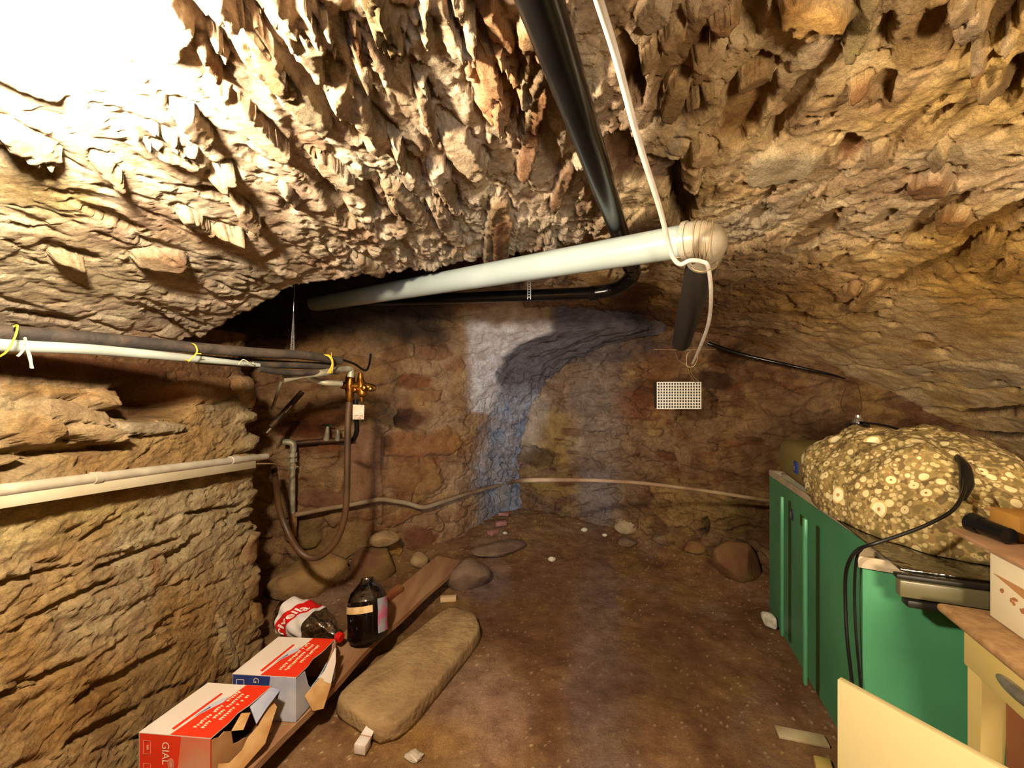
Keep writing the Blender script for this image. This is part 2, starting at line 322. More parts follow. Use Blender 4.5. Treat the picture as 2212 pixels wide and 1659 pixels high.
# left wall, with its ragged end
G, s_, z_ = plan_patch([(-1.35, -.1), (-1.35, 2.02), (-1.40, 2.10), (-2.1, 2.16)], -.05, 1.66, .0075, .0075, smooth=.03)
zz = G[:, :, 2]; G[:, :, 0] += -.05 * sst(1.3, 1.5, zz) - .03 * (1 - sst(0, .9, zz)) * 0 + .05 * (1 - sst(0, .7, zz)) * (G[:, :, 1] < 2.05)
w = Patch(G, flip=False)
if w.N[len(w.N) // 4, 0] < 0: w.N *= -1; w.D = w.N.copy(); w.flip = True
w.front = (w.B[:, 1] < 2.03) | (w.B[:, 0] > -1.37)      # the face, not the return at its end
P = w.B; SS = np.repeat(s_, len(z_)); x, y, z = P[:, 0], P[:, 1], P[:, 2]
an = np.stack([x, y * .45, z * 1.5], -1)
h1, c1, t1 = strata(P, SS + z * .3, z - .12 * y, .40, .11, 41, .020, .08, .7, .8)
endz = sst(1.86, 2.05, y)                                                       # coursed stones showing at the end
h2, c2, t2 = strata(P, SS, z, .5, .085, 57, .035, .16, .5, 1.0)
mw = sst(-.1, .3, fbm(P, 3, 4, .55, 77.))
fw_ = .010 * facets(SS * .5 + z * .2, z, .05, 33) + .006 * facets(SS * .7, z, .022, 37) + .006 * facets(SS * .3 + z * .3, z, .12, 35)
h = h1 * .22 * (1 - endz) * (1 - mw) + endz * h2 * .55 + fw_ * (1 - .3 * endz) + .007 * fbm(an, 10, 4, .6, 3.) + .004 * fbm(an, 5, 4, .5, 8., ridge=True) + .007 * fbm(P, 30, 4, .65, 4.) + .003 * fbm(P, 60, 3, .6, 14., ridge=True)
lay = fbm(np.stack([x * 0 + 3, y * .25, z], -1), 13, 3, .55, 91.)
h = h + endz * .040 * lay
w.h = h
c = mixc(np.tile(C('#d0c09c'), (len(P), 1)), np.tile(C('#c6a672'), (len(P), 1)), sst(-.2, .35, fbm(P, 2.2, 4, .6, 21.)))
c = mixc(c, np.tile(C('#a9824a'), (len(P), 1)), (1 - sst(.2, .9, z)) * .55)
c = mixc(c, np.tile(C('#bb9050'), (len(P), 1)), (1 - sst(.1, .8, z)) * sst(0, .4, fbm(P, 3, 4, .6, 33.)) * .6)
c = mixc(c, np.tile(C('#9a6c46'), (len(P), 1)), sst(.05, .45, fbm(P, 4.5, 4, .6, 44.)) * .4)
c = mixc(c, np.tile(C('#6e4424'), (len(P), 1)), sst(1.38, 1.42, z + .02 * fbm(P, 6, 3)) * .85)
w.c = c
for i, s0 in enumerate([(332, 868, 88, 40, 0, -.15, '#8a5f3a'), (450, 840, 60, 26, -4, .02, '#b98c60'), (540, 845, 60, 34, 0, .03, '#c8a57c'), (300, 925, 110, 14, 0, .035, '#d8ccb4'),
  (150, 905, 90, 40, 8, .04, '#cdb590'), (60, 930, 60, 30, 20, .035, '#cfae7c'), (230, 865, 70, 20, 6, .045, '#c2a072'), (90, 850, 80, 16, 5, .03, '#b8935e'), (190, 940, 60, 16, 12, .05, '#d0b78e'),
  (140, 972, 130, 9, -3, -.05, None), (60, 1000, 70, 9, -18, -.04, None), (200, 795, 190, 22, 4, .012, '#6a3e1e'), (300, 1195, 90, 6, -20, -.03, None), (400, 1180, 50, 8, -40, -.035, None),
  (470, 1100, 60, 5, -8, -.03, None), (540, 1120, 60, 6, -10, -.04, None), (560, 1185, 60, 30, -10, .03, '#b58c66'), (550, 1270, 50, 24, -10, .02, None), (560, 1330, 44, 26, 0, .025, '#c79f66'),
  (80, 1240, 100, 7, -12, -.02, None), (170, 1285, 90, 8, -25, -.02, None), (60, 1480, 120, 9, -25, -.03, None), (300, 1440, 120, 10, -28, -.03, None), (230, 1560, 90, 10, -25, -.025, None),
  (490, 1390, 60, 12, 70, .02, '#dcc7a4'), (380, 1330, 50, 10, -30, -.02, None), (560, 925, 50, 10, 0, -.03, None), (530, 1000, 60, 20, -4, .03, None)]):
    if i: w.stone(*s0[:6], tint=s0[6], seed=i, edge=.18, rough=.35)
w.stone(335, 866, 84, 38, 0, -.15, '#80583a', .8, edge=.10, rough=.16, sq=4)
for i in range(70):
    px, py = _rr.uniform(0, 600), _rr.uniform(1090, 1650); k = .4 + .8 * _rr.random()
    w.stone(px, py, 46 * k, 7 * k, -22 + _rr.uniform(-16, 10), _rr.choice([-.010, -.008, .007]), None, edge=.3, rough=.5, seed=i)
for t_ in [(330, 1230, 12, 60, 0, '#b0713a', .5), (235, 1240, 12, 60, 0, '#b07a44', .4), (490, 1370, 30, 60, 0, '#d8c49c', .5), (120, 1130, 260, 50, -8, '#d6c489', .6), (100, 1500, 200, 120, -20, '#b98428', .5), (350, 1500, 120, 90, -30, '#9a7a4a', .5)]:
    w.tone(*t_[:6], amt=t_[6])
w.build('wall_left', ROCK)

# rear walls: the recess wall on the left and the back wall, meeting in a groin that leans over to the right
BK = [(-.25, 4.14), (.1, 3.98), (.9, 3.55), (1.3, 3.18), (2.1, 2.5), (2.9, 1.95)]
G, s_, z_ = plan_patch(BK, -.1, 2.25, .0095, .0095)
b = Patch(G)
if b.N[len(b.N) // 2, 1] > 0: b.N *= -1; b.D = b.N.copy(); b.flip = True
def back_hit(px, py):                     # where the sight line meets the back wall's plan line
    dx = (px - CX) / F
    for (x0, y0), (x1, y1) in zip(BK[:-1], BK[1:]):
        den = (x1 - x0) - dx * (y1 - y0); t = (dx * y0 - x0) / den if abs(den) > 1e-9 else -1
        if 0 <= t <= 1: Yh = y0 + t * (y1 - y0); return np.array([dx * Yh, Yh, H - (py - CY) * Yh / F])
P = b.B; x, y, z = P[:, 0], P[:, 1], P[:, 2]; SS = np.repeat(s_, len(z_))
h1, c1, t1 = strata(P, SS, z, .26, .13, 71, .026, .10, .6, .8)
an = np.stack([x * .6, y * .6, z * 1.4], -1)
b.h = .022 * facets(SS * .7, z, .07, 43) + .030 * facets(SS * .5, z, .16, 44) + .010 * facets(SS * .8, z, .03, 47) + h1 * .7 + .030 * fbm(an, 6, 4, .6, 3.) + .012 * fbm(P, 22, 4, .6, 4.) - .02 * sst(.2, .45, fbm(an, 14, 3, .5, 6.))
c = mixc(np.tile(C('#957a5e'), (len(P), 1)), np.tile(C('#6b4c34'), (len(P), 1)), sst(-.25, .3, fbm(P, 2.4, 4, .6, 5.)))
c = mixc(c, np.tile(C('#b59866'), (len(P), 1)), sst(0, .35, fbm(P, 3.3, 4, .6, 15.)) * .7)
c = mixc(c, np.tile(C('#7a4526'), (len(P), 1)), sst(.1, .4, fbm(an, 7, 4, .6, 25.)) * .55)
b.c = c
for i, s0 in enumerate([(1190, 950, 72, 62, 20, .035, '#a58950'), (1150, 985, 50, 20, 10, -.03, '#5c4630'), (1300, 930, 24, 12, -30, -.03, None), (1340, 930, 18, 8, 0, -.03, None), (1410, 935, 20, 8, 0, -.03, None),
  (1340, 1003, 22, 6, 0, -.03, None), (1410, 1003, 24, 8, 0, -.04, None), (1350, 1022, 30, 4, 0, -.02, None), (1440, 985, 20, 9, 20, -.02, '#6a3c20'), (1540, 965, 8, 12, -30, -.03, None), (1390, 895, 18, 8, 0, -.02, None),
  (1480, 1150, 22, 10, 10, -.05, None), (1525, 1135, 10, 20, 10, -.06, '#2a1a12'), (1200, 1050, 60, 24, 0, .015, '#9c8248'), (1540, 820, 40, 18, 0, -.02, '#3a2416'), (1230, 775, 18, 8, 10, -.02, '#3a2820')]):
    b.stone(*s0[:6], tint=s0[6], seed=i, edge=.2, rough=.4)
for i in range(60):
    px, py = _rr.uniform(1150, 1650), _rr.uniform(770, 1150); k = .4 + .7 * _rr.random()
    b.stone(px, py, 24 * k, 7 * k, _rr.uniform(-15, 15), _rr.choice([-.025, -.02, .02]), _rr.choice([None, '#6a3e20', '#9a7a50']), .6, edge=.25, rough=.5, seed=i)
for t_ in [(1290, 900, 60, 260, 0, '#a79a90', .55), (1290, 1075, 50, 70, 0, '#8f8a94', .6), (1200, 800, 60, 40, 0, '#a08a74', .5), (1320, 760, 160, 30, -5, '#5c5258', .7), (1500, 1100, 80, 36, 0, '#a08a58', .6), (1390, 880, 60, 40, 0, '#9a5a28', .5), (1145, 900, 40, 90, 10, '#c9bcae', .7), (1600, 1120, 60, 60, 0, '#6f6038', .5), (1420, 800, 60, 50, 0, '#8c5a2c', .5)]:  # first two tones paint the pale light streak down the wall
    b.tone(*t_[:6], amt=t_[6])
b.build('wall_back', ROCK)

RC = [(-2.2, 2.0), (-2.0, 2.4), (-1.66, 2.76), (-1.30, 2.84), (-.95, 2.98), (-.45, 3.32), (-.2, 3.72), (.08, 3.97)]
G, s_, z_ = plan_patch(RC, -.1, 2.75, .0095, .0095, smooth=.05)
GR = [(1127, 1120), (1120, 1040), (1118, 980), (1126, 930), (1148, 870), (1185, 815), (1235, 775), (1320, 742), (1435, 712)]
gz = np.array([back_hit(*p) for p in GR]); o_ = np.argsort(gz[:, 2]); gz = gz[o_]
E = np.stack([np.interp(z_, gz[:, 2], gz[:, k]) for k in (0, 1)], -1)
sL = s_[-1]; ramp = sst(sL - 1.15, sL, s_) ** 1.6
G[:, :, 0] += ramp[:, None] * (E[:, 0] - G[-1, 0, 0])[None]; G[:, :, 1] += ramp[:, None] * (E[:, 1] - .03 - G[-1, 0, 1])[None]
q = Patch(G)
if q.N[len(q.N) // 3, 1] > 0: q.N *= -1; q.D = q.N.copy(); q.flip = True
P = q.B; x, y, z = P[:, 0], P[:, 1], P[:, 2]; SS = np.repeat(s_, len(z_))
h1, c1, t1 = strata(P, SS, z, .24, .115, 83, .030, .10, .5, .8)
brk = 1 - sst(-.30, -.05, x)
q.h = (.012 * facets(SS * .8, z, .06, 53) + .007 * facets(SS, z, .028, 57)) + h1 * (.25 + .5 * brk) + .014 * fbm(P, 7, 4, .6, 3.) + .010 * fbm(P, 24, 4, .6, 4.)
c = mixc(np.tile(C('#b59674'), (len(P), 1)), np.tile(C('#94704f'), (len(P), 1)), sst(-.2, .3, fbm(P, 2.6, 4, .6, 5.)))
c = mixc(c, np.tile(C('#8a4f2c'), (len(P), 1)), t1 * sst(.6, .8, _r[c1, 3]) * .6 * brk)
c = mixc(c, np.tile(C('#bd9a62'), (len(P), 1)), sst(0, .35, fbm(P, 4, 4, .6, 15.)) * .6)
q.c = c
# limewashed upper part, grey groin, bluish light painted into the low corner's colour
Ez = np.interp(z, z_, E[:, 0]); d = Ez - x + .03 * fbm(P, 6, 4, .6, 2.)
lw = sst(-.66, -.48, x + .16 * fbm(P, 5, 4, .6)) * sst(1.13, 1.17, z + .03 * fbm(P, 8, 3)) * (1 - sst(1.84, 1.96, z + .06 * fbm(P, 4, 3)))
q.c = mixc(q.c, np.tile(C('#e0dcde'), (len(P), 1)), lw * sst(.0, .1, x + .42))
bw = np.interp(z, [.8, 1.1, 1.35, 1.6, 1.85], [.22, .30, .42, .62, .92]) + .03 * fbm(P, 9, 3, .6, 12.); band = 1 - sst(-.05, .05, d - bw)
q.c = mixc(q.c, mixc(np.tile(C('#a2a3ae'), (len(P), 1)), np.tile(C('#5f5a60'), (len(P), 1)), sst(1.15, 1.5, z + .06 * fbm(P, 5, 3))), band * sst(1.0, 1.2, z) * .95)
lowb = (1 - sst(.22, .5, d + .1 * fbm(P, 5, 4, .6, 9.))) * (1 - sst(1.1, 1.35, z))
q.c = mixc(q.c, np.tile(C('#a5a9b4'), (len(P), 1)), lowb * .9)
q.c = mixc(q.c, np.tile(C('#8494b0'), (len(P), 1)), lowb * sst(.0, .35, fbm(P, 5, 3, .6, 19.) + .35 * (1 - sst(.3, .6, z))) * .8)
q.c = mixc(q.c, np.tile(C('#2a201a'), (len(P), 1)), sst(1.60, 1.80, z + .10 * fbm(P, 3, 3, .6, 8.)) * (1 - sst(-.7, -.3, x)) * .92)   # shade high in the recess put into the wall colour
q.h += .014 * band * fbm(P, 30, 4, .6, 13., ridge=True) + .035 * band * facets(SS + z * .4, z, .06, 67)
q.h -= lw * (h1 * .3)
for i, s0 in enumerate([(885, 905, 30, 20, 0, -.05, '#5a3620'), (880, 860, 30, 34, 0, -.02, None), (960, 950, 36, 30, -20, .03, '#9a6a34'), (890, 960, 70, 26, 0, .03, '#a8764a'), (900, 1030, 60, 36, 0, .03, '#a87f50'), (895, 825, 36, 16, 0, -.025, '#8a5430'),
  (700, 900, 60, 18, 0, .03, '#9a6440'), (660, 930, 60, 14, 0, .02, '#7a452c'), (700, 975, 34, 14, 0, .03, None), (700, 1075, 60, 20, 0, .03, '#8a5f4c'), (720, 1190, 90, 44, -15, .05, '#a0845a'), (740, 1245, 90, 30, -25, .05, '#a5773c'),
  (835, 1180, 34, 16, 10, .05, '#c49a4a'), (835, 1235, 60, 30, -10, .08, '#8d6a48'), (800, 1215, 60, 6, -50, -.06, '#2a1a10'), (660, 1150, 40, 30, 0, .05, '#8a7448'), (905, 1165, 30, 30, 0, .02, '#8a5a3c'), (900, 1200, 8, 14, 0, -.05, None), (790, 1010, 40, 90, 0, .012, '#a58068')]):
    q.stone(*s0[:6], tint=s0[6], seed=i, edge=.2, rough=.35)
q.crack([(828, 940), (826, 1000), (830, 1090), (828, 1130)], .008, .035)
q.crack([(1060, 880), (1064, 960), (1058, 1040), (1070, 1100)], .006, .03); q.crack([(1090, 850), (1092, 930), (1084, 1010)], .006, .03)
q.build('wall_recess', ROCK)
# right wall behind the freezer and the rear end of the cellar
G, s_, z_ = plan_patch([(2.9, 2.1), (2.72, 1.6), (2.72, -2.2), (-1.5, -2.2), (-1.45, -.05)], -.05, 2.1, .05, .05)
k = Patch(G); 
if k.N[5 * 43, 0] > 0: k.N *= -1; k.D = k.N.copy(); k.flip = True
k.h = .02 * fbm(k.B, 4, 4); k.c[:] = C('#b59862'); k.build('wall_right', ROCK)

# ---- floor
X, Y = np.meshgrid(np.concatenate([np.linspace(-2.2, 2.0, 470), np.linspace(2.0, 3.0, 40)[1:]]), np.concatenate([np.linspace(-2.2, .9, 24)[:-1], .9 + 3.4 * np.linspace(0, 1, 380) ** 1.15]), indexing='ij')
def fz(x, y):
    base = .16 * sst(2.6, 3.9, y - .15 * x) + .10 * sst(1.25, 1.75, x - .2 + .45 * (y - 2.3)) * sst(2.3, 2.9, y) + .10 * sst(.0, .5, -x - 1.0 + .6 * (y - 2.4)) * sst(2.2, 2.7, y)
    return base
fl = Patch(np.stack([X, Y, fz(X, Y)], -1))
if fl.N[1000, 2] < 0: fl.N *= -1; fl.D = fl.N.copy(); fl.flip = True
P = fl.B; x, y = P[:, 0], P[:, 1]
deb = sst(2.7, 3.3, y + .3 * np.abs(x - .3)); fl.h = .006 * fbm(P, 6, 4) + .004 * fbm(P, 24, 4) + .010 * deb * fbm(P, 14, 4) + .0 * x
pe = fbm(P, 60, 2, .5, 7.); fl.h += .006 * sst(.36, .6, pe) * (.4 + .6 * sst(.0, .3, fbm(P, 3, 2, .5, 70.)))
c = mixc(np.tile(C('#8a6b4c'), (len(P), 1)), np.tile(C('#6f5038'), (len(P), 1)), sst(-.2, .3, fbm(P, 2, 4, .6, 5.)))
c = mixc(c, np.tile(C('#8d7442'), (len(P), 1)), sst(.0, .35, fbm(P, 3, 4, .6, 15.)) * .6)
c = mixc(c, np.tile(C('#8c7566'), (len(P), 1)), sst(.05, .35, fbm(P, 2.6, 4, .6, 35.)) * .6)
c = mixc(c, np.tile(C('#d8c4a0'), (len(P), 1)), sst(.36, .6, pe) * .8)
fl.c = c
for t_ in [(1290, 1350, 60, 300, 0, '#7a6e74', .5), (1050, 1540, 110, 110, 0, '#b0968a', .5), (900, 1600, 150, 50, 0, '#a8834a', .5), (1150, 1300, 130, 130, 0, '#54361f', .5), (1400, 1450, 120, 120, 0, '#4a301e', .5), (1240, 1190, 120, 50, 0, '#6a4a32', .5), (1050, 1260, 60, 40, 0, '#7d7078', .6)]:  # first tone carries the painted light streak on across the floor
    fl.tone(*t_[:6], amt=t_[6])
fl.build('floor', rock_mat('earth_floor', .5, .5, 1.2, .85))
def floor_z(x, y): return float(fz(np.array(float(x)), np.array(float(y))))

# ---- the lit globe lamp near the ceiling
def lathe(profile, n=24):
    bm = bmesh.new(); rings = []
    for r, z in profile:
        rings.append([bm.verts.new((r * math.cos(2 * math.pi * i / n), r * math.sin(2 * math.pi * i / n), z)) for i in range(n)])
    for a, b_ in zip(rings[:-1], rings[1:]):
        for i in range(n): bm.faces.new((a[i], a[(i + 1) % n], b_[(i + 1) % n], b_[i]))
    if profile[0][0] > 1e-4: bm.faces.new(rings[0][::-1])
    if profile[-1][0] > 1e-4: bm.faces.new(rings[-1])
    bmesh.ops.remove_doubles(bm, verts=bm.verts, dist=1e-5); bmesh.ops.recalc_face_normals(bm, faces=bm.faces); return bm
def bm_obj(name, bm, m, parent=None, smooth=True, loc=None):
    me = bpy.data.meshes.new(name); bm.to_mesh(me); bm.free()
    if smooth: me.polygons.foreach_set('use_smooth', np.ones(len(me.polygons), bool))
    o = link(name, me, m, None)
    if loc is not None: o.location = loc
    if parent is not None: o.parent = parent
    return o
lt = thing('ceiling_lamp', 'glowing round lamp by the ceiling at the top left corner', 'lamp', LAMP)
mg, N_, L_, B_ = new_mat('lit_opal_glass'); B_.inputs['Emission Color'].default_value = (1, .84, .62, 1); B_.inputs['Emission Strength'].default_value = LAMP_STRENGTH
R_ = LAMP_R; bm_obj('lamp_globe', lathe([(1e-5, -R_)] + [(R_ * math.cos(a), R_ * math.sin(a)) for a in np.linspace(-1.4, 1.25, 12)]), mg, lt)
bm_obj('lamp_socket', lathe([(.03, .05), (.032, .062), (.022, .075), (.022, .11)]), mat('lamp_socket_plastic', '#d8d4c8', .5), lt)
# ---------------------------------------------------------------- builders
def bm_tube(pts, r, n=12, smooth=6, cap=True, bm=None):
    pts = [Vector(p) for p in pts]
    if smooth and len(pts) > 2:
        ex_ = [2 * pts[0] - pts[1]] + pts + [2 * pts[-1] - pts[-2]]; out = []; rr = []
        for i in range(1, len(ex_) - 2):
            p0, p1, p2, p3 = ex_[i - 1:i + 3]
            for k in range(smooth):
                t = k / smooth
                out.append(.5 * ((2 * p1) + (p2 - p0) * t + (2 * p0 - 5 * p1 + 4 * p2 - p3) * t * t + (3 * p1 - p0 - 3 * p2 + p3) * t ** 3))
                if isinstance(r, (list, tuple)): rr.append(r[i - 1] * (1 - t) + r[i] * t)
        out.append(pts[-1])
        if isinstance(r, (list, tuple)): rr.append(r[-1]); r = rr
        pts = out
    if not isinstance(r, (list, tuple)): r = [r] * len(pts)
    bm = bm or bmesh.new(); rings = []; T = (pts[1] - pts[0]).normalized()
    U = T.orthogonal().normalized()
    for i, p in enumerate(pts):
        t = (pts[min(i + 1, len(pts) - 1)] - pts[max(i - 1, 0)]).normalized()
        q = T.rotation_difference(t); U = (q @ U).normalized(); T = t; V = T.cross(U)
        rings.append([bm.verts.new(p + (U * math.cos(2 * math.pi * k / n) + V * math.sin(2 * math.pi * k / n)) * r[i]) for k in range(n)])
    for a, b_ in zip(rings[:-1], rings[1:]):
        for k in range(n): bm.faces.new((a[k], a[(k + 1) % n], b_[(k + 1) % n], b_[k]))
    if cap: bm.faces.new(rings[0][::-1]); bm.faces.new(rings[-1])
    return bm
def done(name, bm, m, parent=None, smooth=True, sharp=40):
    bmesh.ops.recalc_face_normals(bm, faces=bm.faces)
    off = Vector((0, 0, 0))
    if parent is None and bm.verts:
        lo = Vector([min(v_.co[i] for v_ in bm.verts) for i in range(3)]); hi = Vector([max(v_.co[i] for v_ in bm.verts) for i in range(3)])
        off = Vector(((lo.x + hi.x) / 2, (lo.y + hi.y) / 2, lo.z))
    else: off = parent.matrix_basis.translation.copy() if parent.parent is None else Vector((parent['_wx'], parent['_wy'], parent['_wz']))
    bmesh.ops.translate(bm, verts=bm.verts, vec=-off)
    me = bpy.data.meshes.new(name); 
    if smooth:
        for e in bm.edges:
            if len(e.link_faces) == 2 and e.calc_face_angle(0) > math.radians(sharp): e.smooth = False
        for f in bm.faces: f.smooth = True
    bm.to_mesh(me); bm.free()
    o = bpy.data.objects.new(name, me); COL.objects.link(o)
    for mm in (m if isinstance(m, (list, tuple)) else [m]): me.materials.append(mm)
    if parent is None: o.location = off
    else:
        o.parent = parent; o['_wx'], o['_wy'], o['_wz'] = off   # same world origin as its thing
    return o
def tube(name, pts, r, m, parent=None, **k): return done(name, bm_tube(pts, r, **k), m, parent)
def bm_box(o, ax, ay, az, bev=0, seg=2, bm=None):
    b2 = bmesh.new(); o, ax, ay, az = map(Vector, (o, ax, ay, az))
    vs = [b2.verts.new(o + ax * i + ay * j + az * k) for k in (0, 1) for j in (0, 1) for i in (0, 1)]
    for f in ((0, 2, 3, 1), (4, 5, 7, 6), (0, 1, 5, 4), (2, 6, 7, 3), (0, 4, 6, 2), (1, 3, 7, 5)): b2.faces.new([vs[i] for i in f])
    if bev: bmesh.ops.bevel(b2, geom=list(b2.edges), offset=bev, segments=seg, affect='EDGES', profile=.5)
    if bm is None: return b2
    me = bpy.data.meshes.new('t'); b2.to_mesh(me); b2.free(); bm.from_mesh(me); bpy.data.meshes.remove(me); return bm
def box(name, o, ax, ay, az, m, parent=None, bev=0, seg=2): return done(name, bm_box(o, ax, ay, az, bev, seg), m, parent)
def bm_poly(outline, nrm, th):            # a flat outline given real thickness
    bm = bmesh.new(); a = [bm.verts.new(Vector(p)) for p in outline]; b_ = [bm.verts.new(Vector(p) + Vector(nrm) * th) for p in outline]
    bm.faces.new(a); bm.faces.new(b_[::-1]); n = len(a)
    for i in range(n): bm.faces.new((a[i], a[(i + 1) % n], b_[(i + 1) % n], b_[i]))
    return bm
def bm_sheet(f, nu, nv, th=0, wrap=False):
    bm = bmesh.new(); g = [[bm.verts.new(Vector(f(i / (nu - 1), j / (nv - 1)))) for j in range(nv)] for i in range(nu)]
    for i in range(nu - 1):
        for j in range(nv - 1): bm.faces.new((g[i][j], g[i + 1][j], g[i + 1][j + 1], g[i][j + 1]))
    if th:
        bmesh.ops.recalc_face_normals(bm, faces=bm.faces)
        bmesh.ops.solidify(bm, geom=list(bm.faces), thickness=th)
    return bm
def bm_lathe_at(prof, base, axis, n=28):
    bm = lathe(prof, n); q = Vector((0, 0, 1)).rotation_difference(Vector(axis).normalized())
    bm.transform(Matrix.Translation(Vector(base)) @ q.to_matrix().to_4x4()); return bm
def bm_text(s_, size, to, ext=0.0, sub=0, align='LEFT', shear=0):   # letters as a mesh; to(x, y, h) places each point
    cu = bpy.data.curves.new('t', 'FONT'); cu.body = s_; cu.size = size; cu.align_x = align; cu.shear = shear; cu.resolution_u = 3
    if sub: cu.offset = sub
    ob = bpy.data.objects.new('t', cu); COL.objects.link(ob); dg = bpy.context.evaluated_depsgraph_get()
    me = bpy.data.meshes.new_from_object(ob.evaluated_get(dg)); bm = bmesh.new(); bm.from_mesh(me)
    bpy.data.objects.remove(ob); bpy.data.curves.remove(cu); bpy.data.meshes.remove(me)
    bmesh.ops.subdivide_edges(bm, edges=[e for e in bm.edges if e.calc_length() > size * .3], cuts=2)
    for v_ in bm.verts: v_.co = Vector(to(v_.co.x, v_.co.y, ext))
    return bm
def rock_bm(c, r, seed, sub=4, amp=.16, flat=.35, rot=0):
    bm = bmesh.new(); bmesh.ops.create_icosphere(bm, subdivisions=sub, radius=1)
    Pn = np.array([v_.co[:] for v_ in bm.verts]); rs = np.random.RandomState(seed)
    d = 1 + amp * 1.2 * fbm(Pn, 1.1, 3, .5, seed * 3.7) + amp * .35 * fbm(Pn, 4.5, 3, .6, seed * 1.7)
    Q = Pn * d[:, None]
    for _ in range(9):                    # knocked-off faces
        n = rs.randn(3); n /= np.linalg.norm(n); k = rs.uniform(.68, .9); t = Q @ n; Q = Q - n[None] * (np.maximum(t - k, 0) * .92)[:, None]
    Q *= np.array(r)[None]; a = rot; R2 = np.array([[math.cos(a), -math.sin(a), 0], [math.sin(a), math.cos(a), 0], [0, 0, 1]]); Q = Q @ R2.T
    Q[:, 2] = np.maximum(Q[:, 2], -r[2] * .8)
    for v_, q_ in zip(bm.verts, Q): v_.co = Vector(q_) + Vector(c)
    return bm
def rock(name, label, cat, c, r, m, seed, group=None, **k):
    c = list(c)
    if len(c) == 2: c.append(floor_z(*c) + r[2] * .62)
    o = done(name, rock_bm(c, r, seed, **k), m, sharp=180); return tag(o, label, cat, group)

# ---------------------------------------------------------------- materials
white_pvc = mat('grey_white_plastic', '#a4ada6', .28, col2='#98a29b', nscale=5, bump=.03)
elbow_pvc = mat('yellowed_plastic', '#a89e8c', .35, col2='#8f816a', nscale=9)
black_pl = mat('black_plastic', '#0b0a0a', .22, col2='#121110', nscale=12)
hose_m = mat('black_foam_sleeve', '#2c2622', .75, col2='#4a3e33', nscale=14, bump=.3, bscale=80)
cable_w = mat('white_cable', '#d8d0c4', .45, col2='#c6bcb0', nscale=20)
cable_b = mat('black_cable', '#0d0b0a', .45)
grey_pipe = mat('galvanised_pipe', '#8d8672', .5, .35, col2='#b0a88e', nscale=22, bump=.15)
rust_pipe = mat('rusty_pipe', '#7c5432', .8, .1, col2='#a07a4c', nscale=26, bump=.4)
cream_pipe = mat('cream_painted_pipe', '#c2b9a6', .45, col2='#aa9f8a', nscale=12)
cream_duct = mat('cream_plastic_duct', '#c6baa0', .4, col2='#bcae90', nscale=6)
brass = mat('brass', '#a8702c', .32, .9, col2='#6f4218', nscale=30)
iron = mat('dark_iron', '#3a2c22', .6, .5, col2='#5a3d28', nscale=20, bump=.2)
yellow_t = mat('yellow_string', '#d8b43a', .7); pale_t = mat('pale_string', '#cfc09a', .8)
steel = mat('steel_strap', '#b9b6ae', .35, .8)
thin_wire = mat('bare_wire', '#b79c72', .45, .3)
paper = mat('paper', '#cdbba4', .8, col2='#bfa98c', nscale=30)
def pet_mat(name, tint, rough=.08, a=.18):
    m, N, L, B = new_mat(name); g = N.new('ShaderNodeBsdfGlossy'); g.inputs['Roughness'].default_value = rough
    t = N.new('ShaderNodeBsdfTransparent'); t.inputs[0].default_value = tint; mx = N.new('ShaderNodeMixShader')
    lw_ = N.new('ShaderNodeLayerWeight'); lw_.inputs[0].default_value = .35; ad = N.new('ShaderNodeMath'); ad.operation = 'ADD'; ad.use_clamp = True
    ad.inputs[1].default_value = a; L.new(lw_.outputs['Fresnel'], ad.inputs[0]); L.new(ad.outputs[0], mx.inputs[0])
    tc = N.new('ShaderNodeTexCoord'); n = N.new('ShaderNodeTexNoise'); n.inputs['Scale'].default_value = 30; b = N.new('ShaderNodeBump'); b.inputs['Strength'].default_value = .5; b.inputs['Distance'].default_value = .01
    L.new(tc.outputs['Object'], n.inputs['Vector']); L.new(n.outputs['Fac'], b.inputs['Height']); L.new(b.outputs[0], g.inputs['Normal'])
    L.new(t.outputs[0], mx.inputs[1]); L.new(g.outputs[0], mx.inputs[2]); L.new(mx.outputs[0], N['Material Output'].inputs[0]); return m
pet = pet_mat('clear_plastic', (.86, .82, .78, 1)); 

# ---------------------------------------------------------------- pipes under the vault
t = thing('drain_pipe', 'wide grey-white plastic drain pipe crossing under the vault', 'pipe', (-.25, 1.75, 1.80))
pa, pb = Vector((.553, 1.25, 1.854)), Vector((-1.50, 2.89, 1.977)); R0 = .052
tube('pipe_run', [pa, pa.lerp(pb, .5), pb], R0, white_pvc, t, n=40, smooth=1)
dirp = (pa - pb).normalized(); e0 = pa + dirp * .035
dn = Vector((.34, .97, -.20)).normalized()
tube('elbow', [pa - dirp * .005, pa + dirp * .015, e0 + dirp * .005 + dn * .002, e0 + dirp * .026 + dn * .018, e0 + dirp * .034 + dn * .05, e0 + dirp * .03 + dn * .13], [R0 + .004, R0 + .004, R0 + .003, R0 + .003, R0 + .004, R0 + .004], elbow_pvc, t, n=40, smooth=5)['label'] = 'yellowed plastic elbow with raised rings'
tube('socket_collar', [pa - dirp * .008, pa + dirp * .006], R0 + .009, elbow_pvc, t, n=40, smooth=0)
e1 = e0 + dirp * .03 + dn * .12
tube('lower_run', [e1, e1 + dn * .5, e1 + dn * 1.0], R0 - .002, mat('shade_brown_pipe', '#281e16', .9), t, n=32, smooth=1)['label'] = 'pipe running down behind the elbow, coloured dark brown for its shade'  # the shade behind the elbow is put into this dark colour
for i, a in enumerate((.02, .045, .07, .10)):     # wire turned round the elbow
    pass
bmw = bmesh.new()
ce = e0 + dirp * .0
